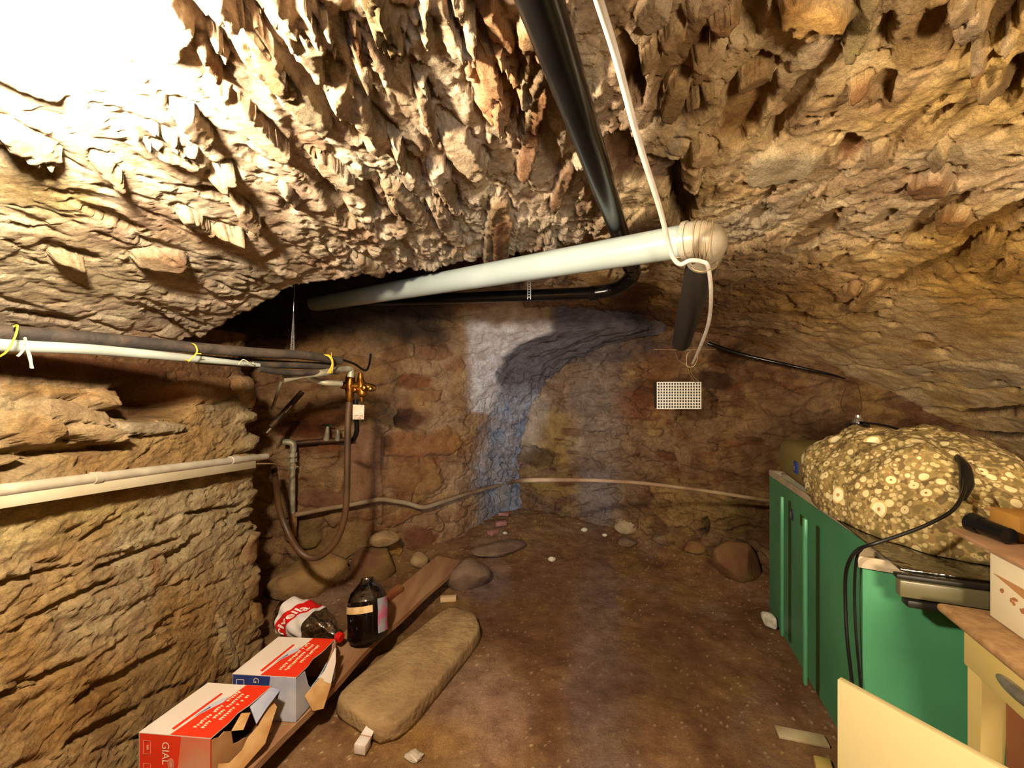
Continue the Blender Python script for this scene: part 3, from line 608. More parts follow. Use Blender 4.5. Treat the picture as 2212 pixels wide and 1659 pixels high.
for i, (f_, rr_) in enumerate([(.0, .059), (.012, .0595), (.024, .060), (.034, .0605)]):
    cc = e0 + dirp * (f_ - .0) + dn * f_ * .55; ax = (dirp + dn * (f_ * 9)).normalized(); u_ = ax.orthogonal().normalized(); v_ = ax.cross(u_)
    bm_tube([cc + (u_ * math.cos(q_) + v_ * math.sin(q_)) * rr_ for q_ in np.linspace(0, 2 * math.pi, 24)], .0012, n=5, smooth=0, bm=bmw)
bm_tube([at(1490, 572, 1.2), at(1500, 583, 1.18), at(1520, 586, 1.17), at(1545, 578, 1.2), at(1550, 565, 1.24)], .0012, n=5, bm=bmw)
bm_tube([at(1448, 553, 1.2), at(1470, 556, 1.19), at(1490, 545, 1.19)], .0012, n=5, bm=bmw)
tag(done('tie_wire', bmw, thin_wire), 'thin bare wire wound round the elbow of the grey-white pipe', 'wire')
t = thing('waste_pipe', 'glossy black plastic waste pipe running along the vault and turning left behind the white pipe', 'pipe', (.3, 1.2, 1.90))
b0, b1 = at(1166, 0, .57), at(1337, 500, 1.45); b0x = b0 + (b0 - b1) * .35; b2 = Vector((.590, 1.92, 1.945)); b3 = at(1300, 632, 2.1)
tube('pipe_run', [b0x, b0, b1, b1.lerp(b2, .85)], .033, black_pl, t, n=28, smooth=1)
tube('bend', [b1.lerp(b2, .80), b1.lerp(b2, 1.0), b2 + Vector((-.01, .07, -.03)), b3 + Vector((.05, -.02, .012)), b3 + Vector((-.04, 0, 0))], .037, black_pl, t, n=28)
tube('pipe_collar', [b3 + Vector((-.02, .008, 0)), b3 + Vector((-.06, .024, 0))], .040, black_pl, t, n=28, smooth=0)
tube('horizontal_run', [b3, Vector((-1.15, 2.82, 1.985))], .033, black_pl, t, n=28, smooth=0)
# perforated strap holding it
bms = bmesh.new(); sx = at(1143, 600, 2.06)
for k in range(15):
    z0 = at(1143, 600, 2.06).z + .09 - k * .0135
    for s_ in (-1, 1): bm_box((sx.x + s_ * .0075 - .0022, sx.y, z0), (.0044, 0, 0), (0, .0015, 0), (0, 0, -.0135), bm=bms)
    bm_box((sx.x - .0075, sx.y, z0), (.015, 0, 0), (0, .0015, 0), (0, 0, -.0045), bm=bms)
tag(done('hanging_strap', bms, steel), 'short perforated steel strap around the black horizontal pipe', 'strap')
bms = bmesh.new(); p0, p1 = at(631, 768, 1.85), at(634, 672, 1.85)
for k in range(22):
    f0, f1 = k / 22, (k + 1) / 22; wd = .0105 * (1 - f0) + .001; c0, c1 = p0.lerp(p1, f0), p0.lerp(p1, f1)
    bm_box(c0 - Vector((wd, 0, 0)), (wd * .7, 0, 0), (0, .0015, 0), c1 - c0, bm=bms); bm_box(c0 + Vector((wd * .3, 0, 0)), (wd * .7, 0, 0), (0, .0015, 0), c1 - c0, bm=bms)
    bm_box(c0 - Vector((wd, 0, 0)), (wd * 2, 0, 0), (0, .0015, 0), (c1 - c0) * .35, bm=bms)
bm_tube([p1, p1 + Vector((0, .02, .35)), p1 + Vector((0, .03, .75))], .0015, n=5, bm=bms)
tag(done('pipe_hanger', bms, steel), 'long twisted perforated strap hanging in the dark shaft down to the black hoses', 'strap')
# white cable
cp = [at(1275, -60, .50), at(1293, 0, .55), at(1333, 130, .66), at(1378, 300, .83), at(1425, 450, 1.02), at(1445, 530, 1.13), at(1455, 558, 1.16), at(1470, 571, 1.17), at(1490, 563, 1.17), at(1515, 565, 1.18), at(1530, 578, 1.2), at(1536, 640, 1.35), at(1530, 700, 1.6), at(1512, 750, 1.9), at(1496, 785, 2.2)]
tag(tube('hanging_cable', cp, [.0068] * 10 + [.0062, .0065, .007, .0075, .006], cable_w, n=10), 'white electric cable running down the vault, over the white pipe and hanging below its elbow', 'cable')
# speckled box on its wires
t = thing('hanging_box', 'small flat box with a checked white front hanging before the back wall', 'box', (1.07, 2.6, 1.235))
c0 = at(1420, 826, 2.6); ux = Vector((.287, .0, 0)); uz = Vector((0, 0, -.172)); uy = Vector((0, .055, 0))
box('box_body', c0 + uz + Vector((0, .004, 0)), ux, uy, -uz, mat('dark_grey_board', '#242222', .6), t, bev=.002)
bml = bmesh.new(); nx, ny = 16, 9
for i in range(nx + 1): bm_box(c0 + uz + Vector((i * .287 / nx - .003, -.001 - .0005 * (i % 2), 0)), (.006, 0, 0), (0, .005, 0), (0, 0, .172), bm=bml)
for j in range(ny + 1): bm_box(c0 + uz + Vector((-.004, -.002, j * .172 / ny - .003)), (.294, 0, 0), (0, .004, 0), (0, 0, .006), bm=bml)
done('lattice_front', bml, mat('white_lattice', '#d9d4c8', .5), t)['label'] = 'white woven lattice'
bmw = bmesh.new()
bm_tube([at(1496, 785, 2.2), at(1492, 797, 2.3), at(1497, 812, 2.45), at(1512, 826, 2.6)], .0022, n=6, bm=bmw)
bm_tube([at(1508, 765, 2.3), at(1505, 780, 2.28), at(1497, 792, 2.28), at(1484, 790, 2.3), at(1484, 768, 2.3), at(1492, 757, 2.3)], .002, n=6, bm=bmw)
bm_tube([at(1484, 782, 2.3), at(1490, 808, 2.42), at(1503, 827, 2.6)], .002, n=6, bm=bmw)
bm_tube([at(1458, 758, 2.5), at(1465, 778, 2.4), at(1484, 788, 2.3)], .0014, n=6, bm=bmw)
tag(done('hanging_wires', bmw, thin_wire), 'loose looped wires joining the white cable to the checked box', 'wire')
tag(tube('stretched_wire', [at(1412, 755, 2.7), at(1475, 756, 2.7), at(1545, 755, 2.7)], .0016, thin_wire, n=6), 'thin level wire stretched above the checked hanging box', 'wire')
# black rod in the angle of vault and back wall, with a thin wire down to the small lamp
tag(tube('sleeved_conduit', [at(1530, 742, 2.72), at(1600, 765, 2.62), at(1700, 788, 2.50), at(1790, 808, 2.34), at(1826, 818, 2.24)], [.014, .013, .011, .008, .004], black_pl, n=14), 'thin black conduit in the angle between vault and back wall', 'conduit')
bmw = bmesh.new()
bm_tube([at(1826, 818, 2.24), at(1838, 816, 2.2), at(1852, 832, 2.1), at(1860, 860, 1.9), at(1861, 890, 1.76)], .0022, n=6, bm=bmw)
bm_tube([at(1836, 820, 2.2), at(1822, 850, 2.1), at(1817, 875, 2.0), at(1828, 893, 1.85), at(1848, 905, 1.76)], .0022, n=6, bm=bmw)
tag(done('lamp_wire', bmw, mat('brown_wire', '#5a3a20', .6)), 'thin brown wires curling from the conduit end to the small lamp holder', 'wire')

# ---------------------------------------------------------------- hoses along the left wall
def Yb(px): return 1.682 / (.45 + (CX - px) / F)
def bp(px, py, dy=0): return at(px, py, Yb(px) + dy)
tag(tube('insulated_pipe', [bp(-260, 690), bp(0, 717), bp(210, 732), bp(430, 752), bp(560, 762), bp(660, 768), bp(735, 780)], .019, hose_m, n=16), 'upper black sleeved pipe in the bundle along the left wall', 'pipe', 'black sleeved pipes bundled on the left')
tag(tube('insulated_pipe', [bp(425, 776, .05), bp(520, 783, .05), bp(600, 787, .05), bp(680, 790, .05), bp(722, 790, .05)], .017, hose_m, n=16), 'short lower black sleeved pipe of the bundle, ending by the brass valve', 'pipe', 'black sleeved pipes bundled on the left')
tag(tube('insulated_pipe', [bp(560, 797, .0), bp(620, 805, 0), bp(690, 805, 0), bp(730, 803, 0)], .0125, hose_m, n=14), 'thinnest dark pipe at the underside of the bundle', 'pipe', 'black sleeved pipes bundled on the left')
tag(tube('water_pipe', [bp(-260, 722), bp(0, 745), bp(200, 755), bp(400, 773), bp(440, 777), bp(560, 789)], [.0165, .0165, .0155, .013, .012, .008], mat('pale_grey_plastic', '#9aa29c', .35, col2='#8a8e86', nscale=8), n=20), 'pale grey plastic pipe under the black bundle on the left', 'pipe')
tag(tube('black_cable', [bp(735, 776), bp(765, 786), bp(788, 800), at(797, 790, 2.15), at(801, 765, 2.2)], .006, cable_b, n=8), 'thin black cable curling up beyond the brass valve', 'cable')
def tie(label, pts_list, r, m, grp):
    bmw = bmesh.new()
    for p_ in pts_list: bm_tube(p_, r, n=5, bm=bmw)
    tag(done('string_tie', bmw, m), label, 'tie', grp)
G1 = 'string ties around the pipe bundle'
tie('yellow string tie at the far left end of the bundle', [[bp(38, 703, -.03), bp(36, 718, -.05), bp(27, 740, -.05), bp(14, 760, -.05), bp(0, 770, -.04)], [bp(38, 704, .03), bp(36, 702, 0), bp(30, 705, -.03)]], .0022, yellow_t, G1)
tie('yellow string tie halfway along the bundle', [[bp(408, 742, .02), bp(420, 744, -.03), bp(426, 756, -.05), bp(422, 766, -.05), bp(408, 780, -.04)], [bp(424, 764, -.05), bp(434, 764, -.05)], [bp(408, 780, -.04), bp(400, 776, 0)]], .0022, yellow_t, G1)
tie('thick yellow string tie next to the brass valve', [[bp(700 + k, 766, -.02), bp(712 + k * .5, 772, -.06), bp(717 + k * .3, 786, -.06), bp(708 + k, 806, -.04)] for k in (0, 3, 6, 9)] + [[bp(716, 762, 0), bp(716, 776, -.06)]], .002, yellow_t, G1)
tie('pale wire twist on the thin lower pipe', [[bp(515, 787, -.03), bp(525, 777, -.05), bp(538, 783, -.05), bp(548, 788, -.03)], [bp(545, 788, -.03), bp(547, 782, -.03)]], .0016, pale_t, G1)
tie('frayed pale string hanging under the light pipe', [[bp(54, 730, -.03), bp(58, 748, -.05), bp(62, 765, -.05), bp(66, 780, -.05), bp(70, 796, -.05)], [bp(60, 755, -.05), bp(66, 772, -.05), bp(68, 795, -.05)], [bp(56, 748, -.04), bp(46, 762, -.04), bp(38, 770, -.04)]], .0028, pale_t, G1)
# stubs, brass valve
tag(tube('capped_pipe', [bp(612, 819, .05), bp(626, 816, .04), bp(660, 810, .02), bp(700, 805, 0), bp(752, 797, .02), bp(758, 806, .02), bp(757, 815, .02)], [.019, .017, .0165, .0165, .017, .0165, .0165], grey_pipe, n=18), 'grey capped pipe running into the top of the brass valve', 'pipe')
tag(tube('branch_pipe', [bp(668, 819, .12), bp(700, 826, .06), bp(738, 829, .03)], .014, grey_pipe, n=16), 'short grey pipe entering the left side of the brass valve', 'pipe')
t = thing('brass_manifold', 'brass valve manifold hanging at the end of the pipe bundle', 'valve', at(775, 870, 2.08))
Yv = 2.08
def vp(px, py, dy=0): return at(px, py, Yv + dy)
tube('valve_body', [vp(738, 833), vp(748, 833), vp(760, 834), vp(790, 836), vp(806, 838), vp(812, 838)], [.017, .022, .024, .024, .019, .012], brass, t, n=18)
tube('inlet_neck', [vp(757, 808), vp(757, 815), vp(756, 835), vp(756, 860), vp(755, 868)], [.017, .024, .026, .019, .012], brass, t, n=18)
tube('second_neck', [vp(779, 806), vp(779, 818), vp(781, 835), vp(783, 852), vp(782, 858)], [.011, .017, .028, .026, .01], brass, t, n=18)
for i, (px, py, rr_) in enumerate([(766, 842, .016), (786, 838, .016), (800, 840, .013)]):
    done('valve_nut', bm_lathe_at([(rr_, -.03), (rr_ * 1.15, -.02), (rr_ * 1.15, 0), (rr_ * .7, .012), (.003, .014)], vp(px, py, -.03), (0, -1, .05), 6), brass, t)
tube('packing_nut', [vp(781, 858), vp(782, 868)], [.012, .009], brass, t, n=10, smooth=0)
tag(tube('rubber_hose', [vp(755, 868), vp(752, 900), vp(751, 950), vp(750, 1010), vp(749, 1060), vp(744, 1120), vp(725, 1170), vp(695, 1200), vp(668, 1204), vp(642, 1185), vp(620, 1145), vp(604, 1100, .05), vp(598, 1060, .15), vp(592, 1010, .3)], .0165, mat('brown_rubber', '#2b1c12', .5, col2='#5e4226', nscale=6, contrast=.5, bump=.1), n=16), 'dark hose hanging in a long U loop from the brass valve', 'hose')
bmp = bm_poly([vp(762, 874, -.02), vp(787, 875, -.02), vp(786, 906, -.015), vp(762, 906, -.015)], (0, 1, 0), .001)
tg = thing('tag_label', 'small paper tag hanging under the brass valve', 'tag', vp(775, 907)); done('tag_sheet', bmp, paper, tg)
bmp = bmesh.new()
for r_ in range(3):
    for k in range(6):
        if (k + r_) % 4 != 3: bm_box(vp(764.5 + k * 3.4, 898 + r_ * 3, -.0205), (.0055, 0, 0), (0, .0005, 0), (0, 0, .003), bm=bmp)
done('tag_print', bmp, mat('faded_ink', '#7c5f45', .8), tg)
tag(tube('short_hose', [vp(768, 862, .03), vp(770, 905, .04), vp(770, 935, .06), vp(758, 955, .12), vp(738, 958, .25)], .013, black_pl, n=14), 'short black hose bending back to the wall tap', 'hose')
# wall piping in the recess
def hitp(px, pl, off):
    dx = (px - CX) / F
    for (x0, y0), (x1, y1) in zip(pl[:-1], pl[1:]):
        den = (x1 - x0) - dx * (y1 - y0); q_ = (dx * y0 - x0) / den if abs(den) > 1e-9 else -1
        if 0 <= q_ <= 1: return y0 + q_ * (y1 - y0) - off
    return 2.5
def wp(px, py, off=.06):
    return at(px, py, min(hitp(px, RC, off), hitp(px, BK, off) if px > 1105 else 9))
t = thing('wall_riser', 'grey iron riser pipe with unions standing in the dark corner beside the left wall', 'pipe', wp(632, 1140))
O = .13
tube('riser_tube', [wp(633, 965, O), wp(632, 1040, O), wp(632, 1118, O)], .0165, grey_pipe, t, n=18, smooth=1)
tube('top_elbow', [wp(612, 955, O), wp(624, 955, O), wp(633, 960, O), wp(633, 975, O)], .021, grey_pipe, t, n=18)
for py in (978, 990, 1004): tube('union_nut', [wp(632.5, py, O), wp(632.5, py + 8, O)], .029 if py < 1000 else .024, grey_pipe, t, n=8, smooth=0)
tube('lower_tee', [wp(633, 1108, O), wp(633, 1138, O)], .025, rust_pipe, t, n=14, smooth=0)
tube('drop_end', [wp(634, 1138, O), wp(634, 1158, O)], .018, rust_pipe, t, n=14, smooth=0)
tag(tube('supply_pipe', [wp(640, 1112, O), wp(700, 1100, .12), wp(760, 1090, .11), wp(818, 1079, .09), wp(850, 1082, .09), wp(880, 1087, .10), wp(915, 1096, .11), wp(950, 1086, .10), wp(1000, 1070, .09), wp(1060, 1053, .09), wp(1100, 1043, .08), wp(1135, 1038, .05), wp(1250, 1037, .05), wp(1330, 1040, .05), wp(1400, 1045, .05), wp(1520, 1060, .05), wp(1650, 1080, .05), wp(1690, 1086, .05)],
     [.016, .0155, .016, .017, .017, .0165, .018, .016, .0155, .0155, .015, .0145, .013, .012, .012, .0115, .0115, .0115], mat('half_rusted_pipe', '#74533a', .75, .1, col2='#9b8a6c', nscale=5, bump=.3, contrast=.4), n=16, smooth=8), 'long rusty supply pipe running along the rear walls to the freezer', 'pipe')
t = thing('wall_tap', 'old wall pipe with a small tap in the recess beside the riser', 'tap', wp(700, 960))
tube('tap_pipe', [wp(640, 957, .10), wp(690, 953, .09), wp(740, 950, .09), wp(765, 949, .09)], .017, iron, t, n=14)
tube('tap_spout', [wp(705, 950, .10), wp(707, 930, .12), wp(708, 918, .12)], [.02, .014, .01], grey_pipe, t, n=14)
box('tap_handle', wp(697, 921, .13), (.065, 0, 0), (0, .012, 0), (0, 0, .012), mat('dark_green_paint', '#1e2c22', .5), t, bev=.003)
tube('second_spout', [wp(729, 950, .10), wp(730, 936, .12), wp(729, 928, .12)], [.017, .012, .008], grey_pipe, t, n=12)
for i, (a_, b_, r_, m_, lb) in enumerate([((592, 872, 2.25), (606, 830, 2.2), .008, grey_pipe, 'thin grey pipe stub leaning in the dark gap, topmost of three'), ((600, 906, 2.3), (648, 852, 2.4), .017, iron, 'thick dark pipe stub leaning in the gap behind the left wall'), ((588, 922, 2.3), (626, 880, 2.33), .006, grey_pipe, 'thinnest leaning rod, lowest in the dark gap')]):
    p_, q_ = at(*a_), at(*b_); tag(tube('leaning_pipe', [p_ - (q_ - p_) * .3, p_, q_, q_ + (q_ - p_) * .1], r_, m_, n=12, smooth=1), lb, 'pipe', 'pipe stubs in the dark gap')
# on the left wall
def lw3(px, py, X=-1.285): 
    Y = X * F / (px - CX); return at(px, py, Y)
t = thing('conduit_pipe', 'pale round conduit pipe fixed along the left wall above the flat cable duct', 'pipe', lw3(300, 1030)); 
tube('conduit_tube', [lw3(-300, 1102), lw3(0, 1060), lw3(200, 1034), lw3(400, 1008), lw3(575, 986)], .0165, cream_pipe, t, n=20, smooth=3)
for px, py in ((205, 1033), (505, 994)): tube('coupling', [lw3(px - 8, py + 1), lw3(px + 8, py - 1)], .0195, cream_pipe, t, n=20, smooth=0)
p0, p1 = lw3(-300, 1128, -1.275), lw3(553, 1003, -1.275); dz_ = Vector((0, 0, .036))
tag(box('cable_duct', p0 - dz_ * .5 - Vector((.035, 0, 0)), p1 - p0, Vector((.035, 0, 0)), dz_, cream_duct, bev=.002), 'flat cream cable duct running along the left wall below the round conduit', 'duct')
tag(tube('earth_wire', [lw3(553, 1002, -1.285), lw3(590, 1002, -1.29), at(610, 1008, 2.3), at(632, 1006, 2.42), at(643, 1008, 2.40)], .004, thin_wire, n=8), 'short wire from the end of the cream duct to the riser pipe', 'wire')
# ---------------------------------------------------------------- plank, slab, stones and litter on the floor
wood = mat('worn_plank_wood', '#a07a58', .75, col2='#8a5f40', nscale=3, stretch=(6, 1, 6), bump=.25, bscale=40)
stone_m = mat('sandstone', '#a88c62', .9, col2='#866a48', nscale=9, bump=1, bscale=38, contrast=.35)
stone_g = mat('grey_brown_stone', '#77614c', .9, col2='#5a4232', nscale=8, bump=.7, bscale=40, contrast=.35)
stone_p = mat('pale_stone', '#a89678', .9, col2='#8a745a', nscale=9, bump=.6, bscale=50)
red_st = mat('red_brown_stone', '#6b4630', .9, col2='#7d6238', nscale=5, bump=.6, bscale=45)
ZP = .125
A1, A0 = Vector((-.37, 2.84, ZP)), Vector((-.955, 1.05, ZP))
dl = (A1 - A0).normalized(); pl_n = Vector((-dl.y, dl.x, 0))
def wav(s_): return .012 * math.sin(s_ * 9) + .006 * math.sin(s_ * 23)
out = [A0 + dl * (s_ * (A1 - A0).length) - pl_n * wav(s_) for s_ in np.linspace(0, 1, 24)]
out += [at(930, 1213, 2.84 - .005) * 1.0] and [A1 + pl_n * .20 + dl * .02] + [A0 + dl * (s_ * (A1 - A0).length) + pl_n * (.20 + .03 * (1 - s_)) for s_ in np.linspace(.97, 0, 14)]
for p_ in out: p_.z = ZP
bmb = bm_poly(out, (0, 0, -1), .026)
tag(done('floor_plank', bmb, wood), 'long worn wooden plank lying along the foot of the left wall under the boxes', 'plank')
q0, q1 = at(872, 1268, 2.42), at(800, 1312, 2.16); q0.z = q1.z = ZP + .001
dq = q1 - q0; nq = Vector((-dq.y, dq.x, 0)).normalized() * .045
tag(box('wood_batten', q0, dq, -nq, (0, 0, .035), mat('red_brown_wood', '#7a3a1e', .7, col2='#96603a', nscale=8), bev=.004), 'short red-brown batten lying on the plank', 'batten')
for i, (x, y) in enumerate([(-.62, 2.55), (-.80, 1.95), (-1.02, 1.25)]):
    rock('prop_stone', ['rough stone under the far part of the plank', 'rough stone under the middle of the plank behind the slab', 'rough stone under the near end of the plank'][i], 'stone', (x, y, .045), (.10, .08, .058), stone_g, 50 + i, 'stones propping the plank')
# big slab
cs = [(-.165, 2.13), (-.215, 2.30), (-.36, 2.36), (-.42, 2.30), (-.745, 1.72), (-.74, 1.655), (-.52, 1.525), (-.45, 1.545), (-.40, 1.60)]
bmq = bmesh.new(); rsl = random.Random(3); ring = []
cpt = [Vector((x, y, 0)) for x, y in cs]; dense = []
for i in range(len(cpt)):
    for k in range(6): dense.append(cpt[i].lerp(cpt[(i + 1) % len(cpt)], k / 6))
for _ in range(2): dense = [(dense[i - 1] + dense[i] * 2 + dense[(i + 1) % len(dense)]) / 4 for i in range(len(dense))]
cen = sum(dense, Vector()) / len(dense); rings = []
for f_, z in ((1.0, .0), (1.012, .02), (1.0, .055), (.985, .068), (.95, .073), (.8, .074), (.6, .075), (.35, .075), (.12, .075)):
    rings.append([bmq.verts.new((cen + (p_ - cen) * (f_ + .006 * rsl.uniform(-1, 1))) + Vector((0, 0, z + .003 * rsl.uniform(-1, 1)))) for p_ in dense])
for a_, b_ in zip(rings[:-1], rings[1:]):
    for i in range(len(a_)): bmq.faces.new((a_[i], a_[(i + 1) % len(a_)], b_[(i + 1) % len(a_)], b_[i]))
bmq.faces.new(rings[-1]); bmq.faces.new(rings[0][::-1])
tag(done('stone_slab', bmq, stone_m, sharp=180), 'thick flat stone slab with rounded corners lying on the floor beside the plank', 'slab')
def fp(px, py, z=0):                       # floor point at a pixel
    Y = 2.0
    for _ in range(20): Y = (H - z - floor_z((px - CX) * Y / F, Y)) * F / (py - CY)
    return ((px - CX) * Y / F, Y)
ST2 = [('floor_stone', 'large angular stone at the far end of the plank', 1008, 1262, (.165, .12, .10), stone_g, 0),
 ('floor_stone', 'flat grey-brown stone by the foot of the blue-grey corner', 1075, 1192, (.24, .11, .045), stone_g, .5),
 ('floor_stone', 'rounded pale brown stone at the foot of the back wall, right of the red streak', 1357, 1145, (.12, .09, .075), stone_p, 0),
 ('floor_stone', 'dark grey rounded stone at the foot of the back wall in the bluish light', 1303, 1122, (.08, .07, .055), mat('slate_stone', '#5d5660', .85, col2='#6e6258', nscale=8, bump=.5), 0),
 ('floor_stone', 'large red-brown stone half sunk in the floor beside the freezer', 1592, 1240, (.17, .12, .14), red_st, 0),
 ('floor_stone', 'pale rounded stone high against the wall just left of the freezer', 1616, 1148, (.075, .06, .065), stone_p, 0),
 ('floor_stone', 'broad grey stone next to the pale rounded one left of the freezer', 1575, 1165, (.09, .07, .06), stone_g, 0),
 ('floor_stone', 'dark stone with a hollow face below the back wall', 1502, 1190, (.10, .08, .06), red_st, 0),
 ('floor_stone', 'small brown stone under the rounded pale brown one', 1356, 1178, (.08, .06, .04), stone_g, 0),
 ('floor_stone', 'low dark stone in the rubble left of the hollow-faced stone', 1440, 1150, (.11, .07, .06), stone_g, 0),
 ('floor_stone', 'squat stone against the left recess wall behind the plank', 905, 1222, (.07, .06, .06), stone_m, 0)]
bld = mat('ochre_boulder', '#9a7a4c', .9, col2='#7c5a38', nscale=7, bump=1, bscale=40, contrast=.3)
for i, (lb, c_, r, rot) in enumerate([('large ochre boulder at the foot of the recess wall below the hose loop', (-1.34, 2.60, .10), (.26, .15, .17), .5),
        ('brown boulder at the foot of the recess wall right of the hose loop', (-.98, 2.80, .11), (.16, .12, .15), .3), ('squarish pale stone lying on the brown boulder by the recess wall', (-.93, 2.84, .285), (.11, .08, .055), .2)]):
    rock('wall_boulder', lb, 'stone', c_, r, [bld, red_st, stone_m][i], 300 + i * 7, 'boulders at the foot of the recess wall', rot=rot)
for i, (nm, lb, px, py, r, m_, rot) in enumerate(ST2):
    x, y = fp(px, py); rock(nm, lb, 'stone', (x, y), r, m_, 100 + i * 3, 'stones lying along the rear walls', rot=rot)
white_st = mat('chalky_white', '#d3cdb8', .8, col2='#b5ad96', nscale=40)
for i, (lb, px, py, r) in enumerate([('small white stone alone in the middle of the rear floor', 1192, 1211, .028), ('small white stone nearest to the back wall corner', 1263, 1148, .030), ('tiny white chip beside the dark grey stone', 1306, 1158, .022), ('tiny whitish pebble next to the pink brick scraps', 1091, 1153, .018)]):
    x, y = fp(px, py); rock('white_pebble', lb, 'stone', (x, y), (r * 1.1, r * .8, r * .7), white_st, 200 + i, 'white pebbles on the floor', sub=3)
brick = mat('pink_brick', '#a07468', .85, col2='#8a5a4c', nscale=20, bump=.4, bscale=60)
for i, (lb, px, py, sz, an) in enumerate([('pale pink brick scrap, topmost of the heap in the corner', 1087, 1122, (.10, .05, .025), -.3), ('red-pink brick scrap in the middle of the corner heap', 1083, 1140, (.10, .06, .035), .2), ('dull red brick scrap at the bottom left of the corner heap', 1070, 1155, (.09, .06, .03), .8)]):
    x, y = fp(px, py); u_ = Vector((math.cos(an), math.sin(an), .05)); v_ = Vector((-math.sin(an), math.cos(an), 0)); z = floor_z(x, y) + (.03, .012, .0)[i]
    tag(box('brick_scrap', Vector((x, y, z)) - u_ * sz[0] / 2, u_ * sz[0], v_ * sz[1], (0, 0, sz[2]), brick, bev=.006), lb, 'brick', 'brick scraps heaped in the corner')
x, y = fp(968, 1303); tag(box('wood_scrap', (x - .05, y, floor_z(x, y) + .002), (.10, .012, 0), (-.004, .035, 0), (0, 0, .03), mat('pale_wood', '#c9ab80', .7), bev=.003), 'small pale piece of wood on the floor at the slab\'s far corner', 'wood')
# white folded carton
x, y = fp(789, 1612); cmat = mat('white_card', '#dcd2cc', .6, col2='#cfc0b6', nscale=30)
t = thing('small_carton', 'small white open carton lying on the floor in front of the slab', 'carton', (x, y, floor_z(x, y)))
u_, v_ = Vector((.98, -.2, 0)), Vector((.2, .98, 0)); b_ = Vector((x, y, floor_z(x, y) + .004)) - u_ * .022 - v_ * .04
box('carton_body', b_, u_ * .046, v_ * .04, (0, 0, .036), cmat, t, bev=.002)
done('carton_flap', bm_poly([b_ + v_ * .046 + Vector((0, 0, .034)), b_ + v_ * .046 + u_ * .046 + Vector((0, 0, .034)), b_ + v_ * .088 + u_ * .044 + Vector((0, 0, .05)), b_ + v_ * .088 + u_ * .008 + Vector((0, 0, .05))], (0, -.02, -1), .002), cmat, t)
box('carton_fold', b_ + v_ * .038 + Vector((0, 0, .022)), u_ * .045, v_ * .012, (0, 0, .010), mat('brown_card', '#a97c60', .8), t)
x, y = fp(895, 1640); o = rock('crumpled_plastic', 'crumpled clear plastic scrap at the bottom edge, right of the white carton', 'scrap', (x, y), (.032, .022, .014), mat('cloudy_plastic', '#c9b9a8', .25, alpha=.75), 77, sub=4, amp=.6)
x, y = fp(1661, 1352); rock('foam_piece', 'white foam lump against the foot of the freezer', 'foam', (x, y), (.025, .055, .05), mat('white_foam', '#dcdcd2', .7, col2='#b9b4a4', nscale=40), 31, sub=3, rot=.2)
x, y = fp(1742, 1612); tag(box('wooden_lath', (x - .085, y + .03, floor_z(x, y) + .002), (.165, -.045, 0), (.015, .05, 0), (0, 0, .012), mat('grey_cream_wood', '#b9ab8a', .7, col2='#a39270', nscale=12), bev=.002), 'short pale slat on the floor at the near foot of the freezer', 'slat')
x, y = fp(1776, 1662); tag(box('wood_block', (x - .03, y - .01, floor_z(x, y) + .001), (.05, -.015, 0), (.02, .04, 0), (0, 0, .025), mat('yellowish_wood', '#a8924e', .7), bev=.003), 'small yellowish wood block by the freezer at the bottom edge', 'wood')
tag(tube('electric_cord', [Vector((*fp(1600, 1180), .16)), Vector((*fp(1628, 1215), .13)), Vector((*fp(1634, 1245), .05)), Vector((*fp(1627, 1262), .012))], .004, cable_b, n=6), 'thin black cord hanging down the stone left of the freezer', 'cord')

